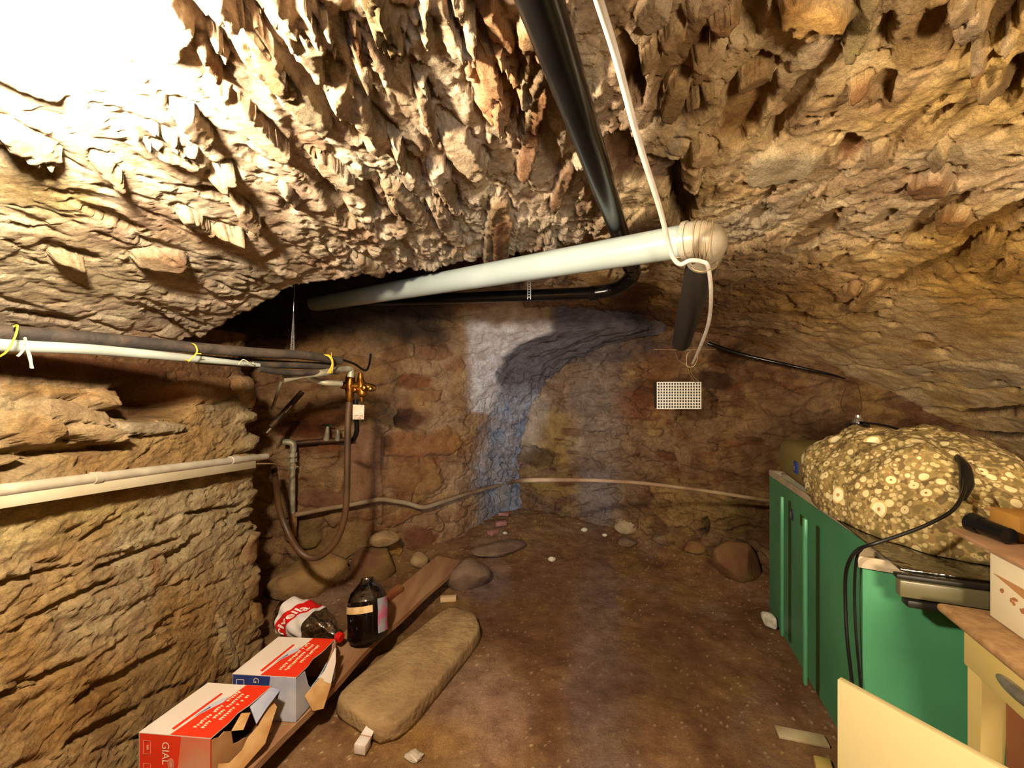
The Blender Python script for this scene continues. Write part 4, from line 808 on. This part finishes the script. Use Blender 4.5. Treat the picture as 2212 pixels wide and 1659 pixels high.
# ---------------------------------------------------------------- torn drink boxes on the plank
red = mat('red_print', '#d8361a', .45, col2='#cf2c12', nscale=4); whitec = mat('white_print', '#dfd2c6', .5, col2='#d8c8ba', nscale=5)
kraft = mat('kraft_card', '#b98a5c', .85, col2='#a87648', nscale=14); kraft_l = mat('torn_kraft', '#c8a06c', .9, col2='#b0824e', nscale=18)
ink_c = mat('cream_print', '#e9d8b8', .6); blue_i = mat('blue_print', '#27336e', .5, col2='#3b4a86', nscale=5); grey_i = mat('blue_grey_print', '#8f96b0', .55, col2='#c0c0c8', nscale=6, contrast=.3); pinkw = mat('pinkish_card', '#c9a08c', .8, col2='#d2b4a0', nscale=6)
inside = mat('carton_inside', '#4a3222', .9)
def drink_box(label, c4, z0, z1, front_m, front_fade, hole, flaps, gial):
    """c4 = front-left, front-right, back-right, back-left in plan"""
    FL, FR, BR, BL = [Vector((x_, y_, 0)) for x_, y_ in c4]; up = Vector((0, 0, 1)); hgt = z1 - z0
    FR2 = FR; ux = (FR - FL); uy = (BL - FL)
    t = thing('drink_carton', label, 'box', (FL + BR) / 2 + up * z0, 'torn red and white drink cartons')
    def T(a, b, h=0): return FL + ux * a + uy * b + up * (z1 + h)           # on the lid
    def Fr(a, h, o=0): return FL + ux * a + up * (z0 + h * hgt) - uy.normalized() * o
    def Rt(b, h, o=0): return FR + (BR - FR) * b + up * (z0 + h * hgt) + ux.normalized() * o
    th = .003
    done('lid_panel', bm_poly([T(0, 0), T(1, 0), T(1.0, .28), T(.965, .45), T(1, .62), T(1, 1), T(0, 1)], (0, 0, -1), th), whitec, t)
    done('front_panel', bm_poly([Fr(0, 0), Fr(1, 0), Fr(1, .985), Fr(0, .985)], uy.normalized(), th), front_m, t)
    done('left_panel', bm_poly([FL + up * z0, BL + up * z0, BL + up * (z1 - th), FL + up * (z1 - th)], ux.normalized(), th), whitec, t)
    done('back_panel', bm_poly([BL + up * z0, BR + up * z0, BR + up * (z1 - th), BL + up * (z1 - th)], -uy.normalized(), th), kraft, t)
    done('bottom_panel', bm_poly([FL + up * z0, FR + up * z0, BR + up * z0, BL + up * z0], up, th), inside, t)
    side = bmesh.new()
    # right side with its torn opening: the panel below, before and behind the hole
    lowp = [(0, 0), (1, 0), (1, hole[-1][1])] + hole[::-1] + [(0, hole[0][1])]
    bmx = bm_poly([Rt(b_, h_) for b_, h_ in lowp], -ux.normalized(), th)
    me = bpy.data.meshes.new('t'); bmx.to_mesh(me); bmx.free(); side.from_mesh(me); bpy.data.meshes.remove(me)
    done('torn_side_panel', side, kraft if front_m is not blue_i else grey_i, t)
    # print on the lid
    lid = bpy.context
    red_o = [T(.44, .0, .0006), T(1, 0, .0006), T(1, .28, .0006), T(.965, .45, .0006), T(1, .62, .0006), T(1, 1, .0006), T(.62, 1, .0006), T(.60, .72, .0006), T(.50, .50, .0006)]
    lp = t.children[0] if t.children else None
    lidp = [c_ for c_ in bpy.data.objects if c_.parent is t and c_.name.startswith('lid_panel')][0]
    done('red_print', bm_poly(red_o, up, .0006), red, lidp)
    bmx = bm_poly([T(.36, .10, .0006), T(.41, .08, .0006), T(.44, .78, .0006), T(.40, .80, .0006)], up, .0008); done('print_stripe', bmx, red, lidp)
    bmx = bm_poly([T(.44, .28, .0012), T(.60, .62, .0012), T(.58, .74, .0012), T(.47, .62, .0012)], up, .0006); done('print_emblem', bmx, mat('pale_blue_print', '#b9bccb', .5) if not bpy.data.materials.get('pale_blue_print') else bpy.data.materials['pale_blue_print'], lidp)
    bmx = bm_poly([T(.46, .34, .002), T(.52, .50, .002), T(.50, .52, .002)], up, .0006); done('print_emblem_dark', bmx, blue_i, lidp)
    bmx = bmesh.new(); rq = random.Random(len(label))
    for row, a0, b0_, b1_ in ((0, .62, .14, .86), (1, .72, .14, .80), (2, .82, .30, .78)):
        b_ = b0_
        while b_ < b1_:
            if rq.random() < .84:
                w_ = .022 + rq.random() * .012; a_ = a0 + rq.uniform(-.008, .008)
                s2 = bm_poly([T(a_, b_, .0013), T(a_ + .045, b_ + .004, .0013), T(a_ + .045, b_ + w_ * .5, .0013), T(a_ + .018, b_ + w_ * .55, .0013), T(a_ + .018, b_ + w_, .0013), T(a_, b_ + w_, .0013)], up, .0004)
                me = bpy.data.meshes.new('t'); s2.to_mesh(me); s2.free(); bmx.from_mesh(me); bpy.data.meshes.remove(me)
            b_ += .036
    done('lid_lettering', bmx, ink_c, lidp)
    frp = [c_ for c_ in bpy.data.objects if c_.parent is t and c_.name.startswith('front_panel')][0]
    done('front_fade', bm_poly([Fr(.52, 0, .0006), Fr(1, 0, .0006), Fr(1, .985, .0006), Fr(.60, .985, .0006)], -uy.normalized(), .0005), front_fade, frp)
    if gial:
        fx = lambda x_, y_, o_: Fr(.34 + y_ / .24 * 1.0, .88 - x_ / hgt, .002)
        done('front_lettering', bm_text('GIAL', .034, fx), ink_c, frp)
        ps_ = mat('pale_red_print', '#e08a70', .6)
        for z_ in (.62, .20):
            bmx = bmesh.new()
            for (a_, b_, w_, h_) in ((.07, z_, .11, .008), (.07, z_ + .24, .11, .008), (.07, z_, .008, .24), (.172, z_, .008, .248)):
                bm_box(Fr(a_, b_, .0016), ux * w_, -uy.normalized() * .0005, up * h_ * hgt, bm=bmx)
            bm_box(Fr(.12, z_ + .08, .0016), ux * .03, -uy.normalized() * .0005, up * .09 * hgt, bm=bmx); done('printed_symbol', bmx, ps_, frp)
        bmx = bmesh.new()
        for k in range(16):
            a_ = k / 16 * 2 * math.pi
            bm_box(Fr(.45 + .035 * math.cos(a_), .45 + .08 * math.sin(a_), .0016), ux * .02, -uy.normalized() * .0005, up * .05 * hgt, bm=bmx)
        bm_box(Fr(.43, .41, .0016), ux * .06, -uy.normalized() * .0005, up * .12 * hgt, bm=bmx)
        done('printed_seal', bmx, ps_, frp)
    else:
        bmx = bm_text('G', .03, lambda x_, y_, o_: Fr(.34 + y_ / .24, .95 - x_ / hgt, .002)); done('front_lettering', bmx, ink_c, frp)
        bmx = bmesh.new()
        for (a_, b_, w_, h_) in ((.07, .66, .12, .008), (.07, .88, .12, .008), (.07, .66, .008, .22), (.184, .66, .008, .228)): bm_box(Fr(a_, b_, .0016), ux * w_, -uy.normalized() * .0005, up * h_ * hgt, bm=bmx)
        done('printed_symbol', bmx, ink_c, frp)
    for fl_, mm in flaps:
        pts_ = [Rt(b_, h_, o_) for b_, h_, o_ in fl_]
        done('torn_flap', bm_poly(pts_, (pts_[1] - pts_[0]).cross(pts_[2] - pts_[0]).normalized(), .0025), mm, t)
    return t
hole1 = [(.06, .93), (.12, .88), (.20, .90), (.30, .80), (.33, .52), (.42, .46), (.50, .44), (.60, .36), (.72, .40), (.80, .62), (.9, .72), (.97, .92)]
drink_box('torn red and white carton with red front, nearest one on the plank', [(-1.179, 1.243), (-.936, 1.222), (-.876, 1.437), (-1.12, 1.45)], .128, .300, red, mat('faded_red_print', '#c9664a', .6, col2='#c48a6c', nscale=5), hole1,
  [([(.04, .20, .004), (.22, .02, .03), (.60, .25, .055), (.94, .62, .03), (.90, .80, .02), (.66, .52, .018), (.48, .50, .02), (.36, .38, .024), (.22, .30, .012), (.10, .42, .002)], kraft_l),
   ([(.60, .95, .001), (.98, .98, .001), (1.0, .70, .02), (.93, .98, .045), (.75, .78, .03), (.62, .60, .02)], grey_i),
   ([(.30, .80, .0), (.46, .97, .0), (.52, .93, .02), (.40, .72, .02)], kraft_l)], True)
hole2 = [(.02, .95), (.20, .94), (.28, .55), (.34, .42), (.5, .46), (.62, .52), (.75, .62), (.88, .58), (.97, .6)]
drink_box('torn red and white carton with dark blue front, between the near carton and the bottles', [(-1.066, 1.50), (-.812, 1.481), (-.762, 1.70), (-1.02, 1.72)], .128, .296, blue_i, grey_i, hole2,
  [([(.16, .42, .004), (.34, .44, .004), (.52, .50, .01), (.58, .30, .045), (.34, -.04, .05), (.20, .05, .03)], kraft_l),
   ([(.50, .50, .004), (.62, .55, .01), (.86, .92, .02), (.80, .62, .03), (.60, .28, .04), (.54, .34, .04)], whitec),
   ([(.88, .58, .0), (.98, .58, .0), (.98, .96, .0), (.90, .96, .0)], pinkw)], False)

# ---------------------------------------------------------------- bottles
b0_, b1_ = Vector((-1.19, 2.04, .222)), Vector((-.80, 1.87, .188)); ax = (b1_ - b0_).normalized(); Lb = (b1_ - b0_).length; RB = .078
cu = Vector((0, 0, 1)) - ax * ax.z; cu.normalize(); cv = ax.cross(cu)
t = thing('soft_drink_bottle', 'crushed clear plastic bottle with red and white label and red cap, lying on its side', 'bottle', (b0_ + b1_) / 2 - Vector((0, 0, .07)))
def crush(a, h): return 1 + .10 * math.sin(3 * a + h * 22) + .05 * math.sin(7 * a - h * 50)
def bot(a, h, off=0): # angle around, metres along
    prof = np.interp(h, [0, .01, .05, .26, .33, .375, .385, .42], [.35, .8, 1, 1, .72, .30, .24, .22]); R_ = RB * prof * (crush(a, h) if h < .36 else 1)
    return b0_ + ax * h + (cu * math.cos(a) + cv * math.sin(a)) * (R_ + off)
done('bottle_body', bm_sheet(lambda i, j: bot(i * 2 * math.pi, j * .41), 49, 40), pet, t, sharp=60)
done('label_band', bm_sheet(lambda i, j: bot(-1.1 + i * 3.4, .05 + j * .185, .0025), 50, 16), mat('white_label', '#dcd4d0', .45), t)['label'] = 'white paper label'
sgn = 1
def wavy(i, j):
    a = -1.08 + i * 3.36; mid = .140 + .038 * math.sin((.6 - a) * 1.5); return bot(a, mid - .038 + .076 * j, .0036)
lb_ = [c_ for c_ in bpy.data.objects if c_.parent is t and c_.name.startswith('label_band')][0]
done('red_wave', bm_sheet(wavy, 50, 8), mat('label_red', '#c81818', .4), lb_)
def tomap(x_, y_, o_):
    a = 1.95 - x_ / RB; mid = .140 + .038 * math.sin((.6 - a) * 1.5); return bot(a, mid + .024 - y_, .0052)
def textdir(s_, m_, par, nm, f, size): done(nm, bm_text(s_, size, f, sub=.0012), m_, par)
textdir('rivella', mat('label_white_ink', '#efe6e0', .5), lb_, 'brand_lettering', tomap, .064)
done('screw_cap', bm_lathe_at([(.020, 0), (.021, .002), (.021, .026), (.018, .029)], b0_ + ax * .385, ax), mat('red_cap', '#c81a14', .35), t)
# cola bottle, leaning back on the plank
c0, axc = Vector((-.712, 1.945, .132)), Vector((-.12, .30, .95)).normalized()
t = thing('cola_bottle', 'fat dark cola bottle in clear wrap standing on the plank beside the crushed bottle', 'bottle', c0)
prof = [(.052, 0), (.088, .006), (.098, .03), (.095, .08), (.099, .14), (.094, .19), (.072, .235), (.042, .262), (.034, .27)]
done('bottle_body', bm_lathe_at([(r_ * .985, z_) for r_, z_ in prof if z_ < .2] + [(.090, .2), (.001, .2005)], c0, axc, 36), mat('dark_cola', '#0c0605', .12), t)['label'] = 'black cola'
done('clear_shoulder', bm_lathe_at([(.095, .19), (.082, .222), (.054, .252), (.035, .268), (.030, .285)], c0, axc, 36), pet_mat('clear_plastic_rough', (.8, .72, .66, 1), .12, .22), t)
u_ = axc.orthogonal().normalized(); v_ = axc.cross(u_)
def cb(a, h, off=.002):
    R_ = np.interp(h, [z_ for _, z_ in prof], [r_ for r_, _ in prof]); e_ = Vector((math.cos(a), math.sin(a), 0)); e_ = (e_ - axc * e_.dot(axc)).normalized(); return c0 + axc * h + e_ * (R_ + off)
done('side_label', bm_sheet(lambda i, j: cb(-.75 + i * .75, .04 + j * .15), 14, 14), mat('pink_grey_label', '#b5607c', .5, col2='#8e9098', nscale=12, contrast=.1), t)
done('price_label', bm_sheet(lambda i, j: cb(-2.5 + i * 1.5, .140 + j * .030, .004), 14, 4), mat('beige_label', '#c09a5e', .6, col2='#d8b98a', nscale=40), t)
for k_ in range(1): tag(rock('plastic_wrap', 'crumpled clear plastic wrap between the two bottles', 'wrap', (-.86, 1.80, .19), (.055, .04, .05), pet, 9, sub=4, amp=.5), None)

# ---------------------------------------------------------------- freezer and what stands on it
FA = Vector((1.53, 2.41, 0)); fd = Vector((-.36, -.933, 0)); fw = Vector((.933, -.36, 0)); UZ = Vector((0, 0, 1)); FLn, FWd = 1.42, .62
def fr(u, w_, z): return FA + fd * u + fw * w_ + UZ * z
green = mat('green_enamel', '#3f7d58', .38, col2='#498a64', nscale=3, bump=.06, bscale=120); green_r = mat('green_rib', '#5aa67c', .35)
beige = mat('beige_trim', '#b7a78e', .5, col2='#a4937a', nscale=10); olive = mat('olive_plastic', '#827444', .5, col2='#766a3e', nscale=4)
t = thing('chest_freezer', 'green glass-topped chest freezer with a beige rim along the right wall', 'freezer', fr(FLn / 2, FWd / 2, 0))
def ropen(inset, z):                      # plan outline with a rounded near-left corner
    o_ = []; r_ = .11 - inset * .3
    for (cu_, cw_), a0 in (((.04, .04), 180), ((.04, FWd - .04), 90), ((FLn - .04, FWd - .04), 0), ((FLn - .11, .11), -90)):
        rr_ = .04 if cu_ < .1 or cw_ > .3 else .11; rr_ = rr_ - inset
        for k in range(9):
            a_ = math.radians(a0 - 90 * k / 8) if True else 0
            o_.append(fr(cu_ + rr_ * math.cos(a_), cw_ + rr_ * math.sin(a_), z))
    return o_
def loft(levels, capb=True, capt=True):
    bm = bmesh.new(); R = [[bm.verts.new(p_) for p_ in ropen(i_, z_)] for i_, z_ in levels]; n = len(R[0])
    for a_, b_ in zip(R[:-1], R[1:]):
        for k in range(n): bm.faces.new((a_[k], a_[(k + 1) % n], b_[(k + 1) % n], b_[k]))
    if capb: bm.faces.new(R[0][::-1])
    if capt: bm.faces.new(R[-1])
    return bm
done('cabinet', loft([(.02, .02), (.0, .045), (.0, .842), (.012, .842), (.012, .83)]), green, t)
done('rim', loft([(.004, .845), (-.010, .845), (-.012, .872), (-.006, .879), (.030, .879), (.036, .86), (.036, .845)], False, False), beige, t)
done('inner_lining', loft([(.036, .846), (.036, .8465)]), mat('white_lining', '#e0dec0', .5), t)
for u_ in (.447, .797): box('side_rib', fr(u_ - .014, -.008, .13), fd * .028, fw * .012, UZ * .70, green_r, t, bev=.003)['label'] = 'pale green raised rib'
lbp = box('maker_plate', fr(.59, -.004, .765), fd * .045, fw * .005, UZ * .05, mat('dark_blue_plate', '#1c2f3e', .4), t, bev=.002)
done('plate_letter', bm_text('K', .04, lambda x_, y_, o_: fr(.60 + x_ * .9, -.0055, .775 + y_)), mat('plate_white', '#a8b4b4', .5), lbp)
gl = pet_mat('greenish_glass', (.80, .84, .66, 1), .18, .30)
lid = box('glass_lid', fr(.97, .05, .884), fd * .43, fw * .53, UZ * .006, gl, t, bev=.001)
bmx = bmesh.new(); bm_box(fr(1.405, .03, .872), fd * .022, fw * .57, UZ * .012, .003, bm=bmx); bm_box(fr(1.40, .05, .80), fd * .034, fw * .55, UZ * .020, .004, bm=bmx)
done('lid_gasket', bmx, mat('black_gasket', '#1a1712', .5), t)
box('lid_edge', fr(1.405, .035, .825), fd * .026, fw * .56, UZ * .045, mat('olive_grey_edge', '#5c563e', .35), t, bev=.004)
bmx = bmesh.new()
for k in range(9): bm_box(fr(1.16, .16 + k * .045, .852), fd * .20, fw * .014, UZ * .008, .002, bm=bmx)
bm_box(fr(1.12, .12, .85), fd * .02, fw * .42, UZ * .014, .002, bm=bmx); bm_box(fr(1.36, .12, .85), fd * .02, fw * .42, UZ * .014, .002, bm=bmx)
done('inner_basket', bmx, mat('pale_basket', '#a8a884', .5), t)
# olive case under the cloth
t = thing('storage_case', 'olive plastic case with a small blue tag, half under the flowered cloth', 'case', fr(.5, .28, .88))
box('case_body', fr(.11, .055, .884), fd * .84, fw * .40, UZ * .205, olive, t, bev=.06, seg=5)
tgp = box('blue_tag', fr(.445, .048, .957), fd * .050, fw * .012, UZ * .058, mat('blue_tag_cloth', '#1f3a86', .5), t, bev=.002)
done('tag_mark', bm_text('<', .05, lambda x_, y_, o_: fr(.452 + x_ * .9, .0465, .965 + y_)), mat('tag_white', '#c8ccd8', .5), tgp)
# flowered cloth thrown over it
m_fl, N, L, B = new_mat('flowered_cloth'); tc = N.new('ShaderNodeTexCoord'); B.inputs['Roughness'].default_value = .85
def vor(scale, feat='F1', rnd=1.0):
    v_ = N.new('ShaderNodeTexVoronoi'); v_.inputs['Scale'].default_value = scale; v_.feature = feat; v_.inputs['Randomness'].default_value = rnd; L.new(tc.outputs['Object'], v_.inputs['Vector']); return v_
def ramp_(src, st, interp='CONSTANT'):
    r_ = N.new('ShaderNodeValToRGB'); r_.color_ramp.interpolation = interp
    while len(r_.color_ramp.elements) < len(st): r_.color_ramp.elements.new(.5)
    for e_, (p_, c_) in zip(r_.color_ramp.elements, st): e_.position = p_; e_.color = c_
    L.new(src, r_.inputs[0]); return r_
K_ = lambda x_: (x_, x_, x_, 1)
v1, v2, v3 = vor(26), vor(60), vor(13)
nz = N.new('ShaderNodeTexNoise'); nz.inputs['Scale'].default_value = 30; L.new(tc.outputs['Object'], nz.inputs['Vector'])
base_ = ramp_(nz.outputs['Fac'], [(0, rgb('#8a7242')), (.42, rgb('#5e4c28')), (.5, rgb('#967f4c')), (.6, rgb('#756336'))], 'LINEAR')
def layer(prev, v_, thr, c_outer, c_ring, c_core, sel):
    col_ = ramp_(v_.outputs['Distance'], [(0, c_core), (thr * .22, c_ring), (thr * .80, c_outer), (thr, c_outer)]); 
    m1 = ramp_(v_.outputs['Distance'], [(0, K_(1)), (thr, K_(0))]); sp = N.new('ShaderNodeSeparateColor'); L.new(v_.outputs['Color'], sp.inputs[0]); m2 = ramp_(sp.outputs[0], [(0, K_(0)), (sel, K_(1))])
    mu = N.new('ShaderNodeMath'); mu.operation = 'MULTIPLY'; L.new(m1.outputs[0], mu.inputs[0]); L.new(m2.outputs[0], mu.inputs[1])
    mx = N.new('ShaderNodeMix'); mx.data_type = 'RGBA'; L.new(mu.outputs[0], mx.inputs[0]); L.new(prev, mx.inputs[6]); L.new(col_.outputs[0], mx.inputs[7]); return mx.outputs[2]
o1 = layer(base_.outputs[0], v2, .46, rgb('#a89664'), rgb('#b8a672'), rgb('#8a6030'), .35)
o2 = layer(o1, v1, .44, rgb('#8a6e40'), rgb('#cfc08e'), rgb('#7a4a24'), .40)
o3 = layer(o2, v3, .40, rgb('#c9b070'), rgb('#efe2b4'), rgb('#b98a4a'), .66)
L.new(o3, B.inputs['Base Color'])
nb = N.new('ShaderNodeTexNoise'); nb.inputs['Scale'].default_value = 14; nb.inputs['Detail'].default_value = 4; L.new(tc.outputs['Object'], nb.inputs['Vector']); bb = N.new('ShaderNodeBump'); bb.inputs['Strength'].default_value = .5; bb.inputs['Distance'].default_value = .02; L.new(nb.outputs['Fac'], bb.inputs['Height']); L.new(bb.outputs[0], B.inputs['Normal'])
def cloth(i, j):
    a = i * 2 * math.pi; e = j * math.pi / 2; p_ = 2.5
    ca, sa, ce_, se = math.cos(a), math.sin(a), math.cos(e), math.sin(e); pw = lambda x_: math.copysign(abs(x_) ** (2 / p_), x_)
    ru = .50 + .04 * math.sin(2 * a + 1); rw = .315 + .02 * math.cos(3 * a); zt = .33
    u_ = .85 + (ru - .08) * pw(ca) * pw(ce_); w_ = .335 + rw * pw(sa) * pw(ce_); zm = .892 + .17 * (1 - float(sst(.40, .92, np.array(u_)))) * (1 - float(sst(.1, .3, np.array(w_)))); z_ = zm + (zt + .892 - zm) * pw(se) * (1 - .20 * sst(.9, 1.4, np.array(u_)) - .10 * (1 - sst(.35, .7, np.array(u_))))
    k_ = np.array([[u_, w_, z_]]); f_ = float(fbm(k_, 6, 3, .55, 3.)[0]) * .045 * (.25 + se) + float(fbm(k_ * np.array([1, 1, .2]), 18, 2, .5, 9.)[0]) * .016
    dirv = Vector((ca * ce_, sa * ce_, se)); return fr(u_ + dirv.x * f_, max(w_ + dirv.y * f_, -.012), max(z_ + dirv.z * f_, .890))
tag(done('flowered_cloth', bm_sheet(cloth, 121, 36, .003), m_fl, sharp=180), 'cloth with cream flowers on olive brown, thrown over the case on the freezer', 'cloth')
# small lamp holder on the cloth
lh = fr(.60, .25, 1.205)
t = thing('bulb_holder', 'small lamp holder with a shiny metal collar standing on top of the flowered cloth', 'lamp holder', lh)
done('holder_base', bm_lathe_at([(.040, 0), (.042, .006), (.038, .018), (.02, .024), (.004, .026)], lh, (0, 0, 1)), black_pl, t)
done('metal_collar', bm_lathe_at([(.021, .02), (.023, .026), (.018, .034), (.020, .038), (.011, .046), (.010, .056), (.004, .058)], lh, (0, 0, 1)), mat('polished_steel', '#cfcac0', .2, .9), t)
bmw = bmesh.new()
P1 = [fr(.62, .25, 1.232), at(1925, 922, 1.60), at(1990, 948, 1.46), at(2045, 972, 1.33), at(2075, 1005, 1.22), at(2084, 1050, 1.14), at(2062, 1098, 1.09), at(2010, 1130, 1.08), at(1950, 1154, 1.09), at(1890, 1174, 1.11), at(1856, 1186, 1.15), at(1838, 1206, 1.17), at(1827, 1240, 1.2), at(1826, 1300, 1.21), at(1830, 1380, 1.2), at(1842, 1490, 1.19), at(1850, 1600, 1.17), at(1862, 1720, 1.14)]
bm_tube(P1, .0048, n=8, bm=bmw)
P2 = [at(1862, 1186, 1.15), at(1852, 1200, 1.17), at(1847, 1240, 1.19), at(1846, 1300, 1.2), at(1850, 1380, 1.19), at(1860, 1490, 1.18), at(1870, 1600, 1.16)]
bm_tube(P2, .0036, n=8, bm=bmw)
tag(done('power_cord', bmw, cable_b), 'black power cord looping over the flowered cloth and down the green freezer side', 'cord')
tube_k = tag(tube('cord_bundle', [at(2068, 985, 1.27), at(2084, 1010, 1.20), at(2088, 1045, 1.16), at(2080, 1078, 1.13)], [.006, .014, .016, .007], cable_b, n=10), 'thick dark knot of cord on the right of the flowered cloth', 'cord')

# ---------------------------------------------------------------- table, its load, and the leaning board
yel = mat('yellow_paint', '#cdb675', .5, col2='#c4ac68', nscale=5); top_w = mat('worn_brown_top', '#9c7a52', .7, col2='#86643f', nscale=16, stretch=(3, 3, 3), bump=.15)
T0 = Vector((1.066, .992, 0)); TZ = .853
def tb(u, w_, z): return T0 + fd * u + fw * w_ + UZ * z
t = thing('side_table', 'yellow painted table with worn brown top and a drawer, in front of the freezer', 'table', tb(.4, .3, 0))
bmx = bm_box(tb(0, 0, TZ - .022), fd * .58, fw * .55, UZ * .022, .010, 3); done('table_top', bmx, top_w, t)
for nm, o_, a_, b_, c_ in (('apron', tb(.035, .035, TZ - .125), fd * .51, fw * .018, UZ * .103), ('apron', tb(.035, .055, TZ - .125), fd * .018, fw * .44, UZ * .103)): box(nm, o_, a_, b_, c_, yel, t, bev=.003)
for u_, w_ in ((.04, .04), (.49, .04), (.04, .46), (.49, .46)):
    bmx = bmesh.new(); S_ = .045
    lv = [(0, .030), (.35, .034), (TZ - .14, .045), (TZ - .126, .045)]; R = []
    for z_, s_ in lv: R.append([bmx.verts.new(tb(u_ + a_ * s_, w_ + b_ * s_, z_)) for a_, b_ in ((0, 0), (1, 0), (1, 1), (0, 1))])
    for a_, b_ in zip(R[:-1], R[1:]):
        for k in range(4): bmx.faces.new((a_[k], a_[(k + 1) % 4], b_[(k + 1) % 4], b_[k]))
    bmx.faces.new(R[0][::-1]); bmx.faces.new(R[-1]); done('leg', bmx, yel, t)
dr = box('drawer', tb(.10, .027, TZ - .118), fd * .40, fw * .012, UZ * .088, yel, t, bev=.003)
bmh = bmesh.new()
def hd(i, j):
    a_ = -.5 * math.pi + i * math.pi; l_ = math.sin(j * math.pi) ** .45; return tb(.155 + j * .115, .026 - .016 * l_ * math.cos(a_), TZ - .072 + .014 * l_ * math.sin(a_))
done('drawer_handle', bm_sheet(hd, 14, 24, .002), mat('worn_metal', '#a8a394', .3, .7, col2='#8a8474', nscale=30), dr)['label'] = 'long rounded metal pull'
tag(box('wooden_crate', tb(.088, .076, .004), fd * .385, fw * .37, UZ * .70, mat('red_brown_board', '#6b3a20', .7, col2='#7c4c2c', nscale=5), bev=.004), 'red-brown wooden case standing under the yellow table', 'crate')
# white box on the table, with board, torch and brown box
t = thing('white_carton', 'white cardboard box with brown spots standing on the yellow table', 'box', tb(.12, .17, TZ))
wb0 = tb(.04, .078, TZ + .002)
box('box_body', wb0, fd * .34, fw * .26, UZ * .165, mat('white_cardboard', '#e0d3b2', .6, col2='#d6c8a6', nscale=5), t, bev=.003)
done('torn_edge', bm_poly([tb(.055, .0755, TZ + .108), tb(.22, .0755, TZ + .112), tb(.22, .0755, TZ + .074), tb(.12, .0755, TZ + .094)], fw, .002), mat('torn_brown_card', '#a8784a', .8), t)
bmx = bmesh.new(); rq = random.Random(4)
for k in range(12):
    u_ = .075 + rq.random() * .12; z_ = TZ + .085 - (u_ - .075) * .25 + rq.uniform(-.012, .008); r_ = rq.uniform(.002, .005)
    s2 = bm_poly([tb(u_ + r_ * math.cos(q_) * rq.uniform(.7, 1.2), .0768, z_ + r_ * math.sin(q_)) for q_ in np.linspace(0, 5.4, 7)], fw, .001)
    me = bpy.data.meshes.new('t'); s2.to_mesh(me); s2.free(); bmx.from_mesh(me); bpy.data.meshes.remove(me)
done('brown_spots', bmx, mat('brown_stain', '#a0683c', .8), t)
tag(box('thin_board', tb(-.035, .045, TZ + .169), fd * .40, fw * .32, UZ * .010, mat('brown_board', '#a07c5a', .7, col2='#8c6848', nscale=9), bev=.002), 'thin brown board lying on top of the white box', 'board')
th0, th1 = tb(-.015, .078, TZ + .204), tb(.062, .098, TZ + .199)
t = thing('torch', 'short black torch lying on the thin board', 'torch', (th0 + th1) / 2 - UZ * .022)
tube('torch_barrel', [th0.lerp(th1, .25), th1], .019, mat('glossy_black', '#0d0c0c', .18), t, n=20, smooth=0)
tube('torch_head', [th0, th0.lerp(th1, .28)], [.024, .021], black_pl, t, n=20, smooth=0)
tag(box('brown_carton', tb(.070, .118, TZ + .181), fd * .22, fw * .2, UZ * .085, mat('brown_cardboard', '#8a5a34', .8, col2='#7a4c2a', nscale=8), bev=.002), 'brown cardboard box at the right edge, on the thin board', 'box')
tag(box('wood_offcut', tb(-.05, .128, TZ + .181), fd * .09, fw * .18, UZ * .058, mat('golden_wood', '#a87a34', .65, col2='#946628', nscale=12), bev=.003), 'golden brown wood block behind the black torch', 'wood')
# the cream board standing in front
bq0, bq1 = Vector((.661, .800, 0)), Vector((.80, .541, 0)); bn = Vector((bq1 - bq0).cross(UZ)).normalized()
tag(box('cream_panel', bq0, bq1 - bq0, -bn * .016, UZ * .80, mat('cream_laminate', '#a89a70', .45, col2='#a39466', nscale=2), bev=.002), 'large plain cream panel standing upright at the bottom right, nearest the camera', 'panel')
for o in bpy.data.objects:
    for k in ('_wx', '_wy', '_wz'):
        if k in o: del o[k]
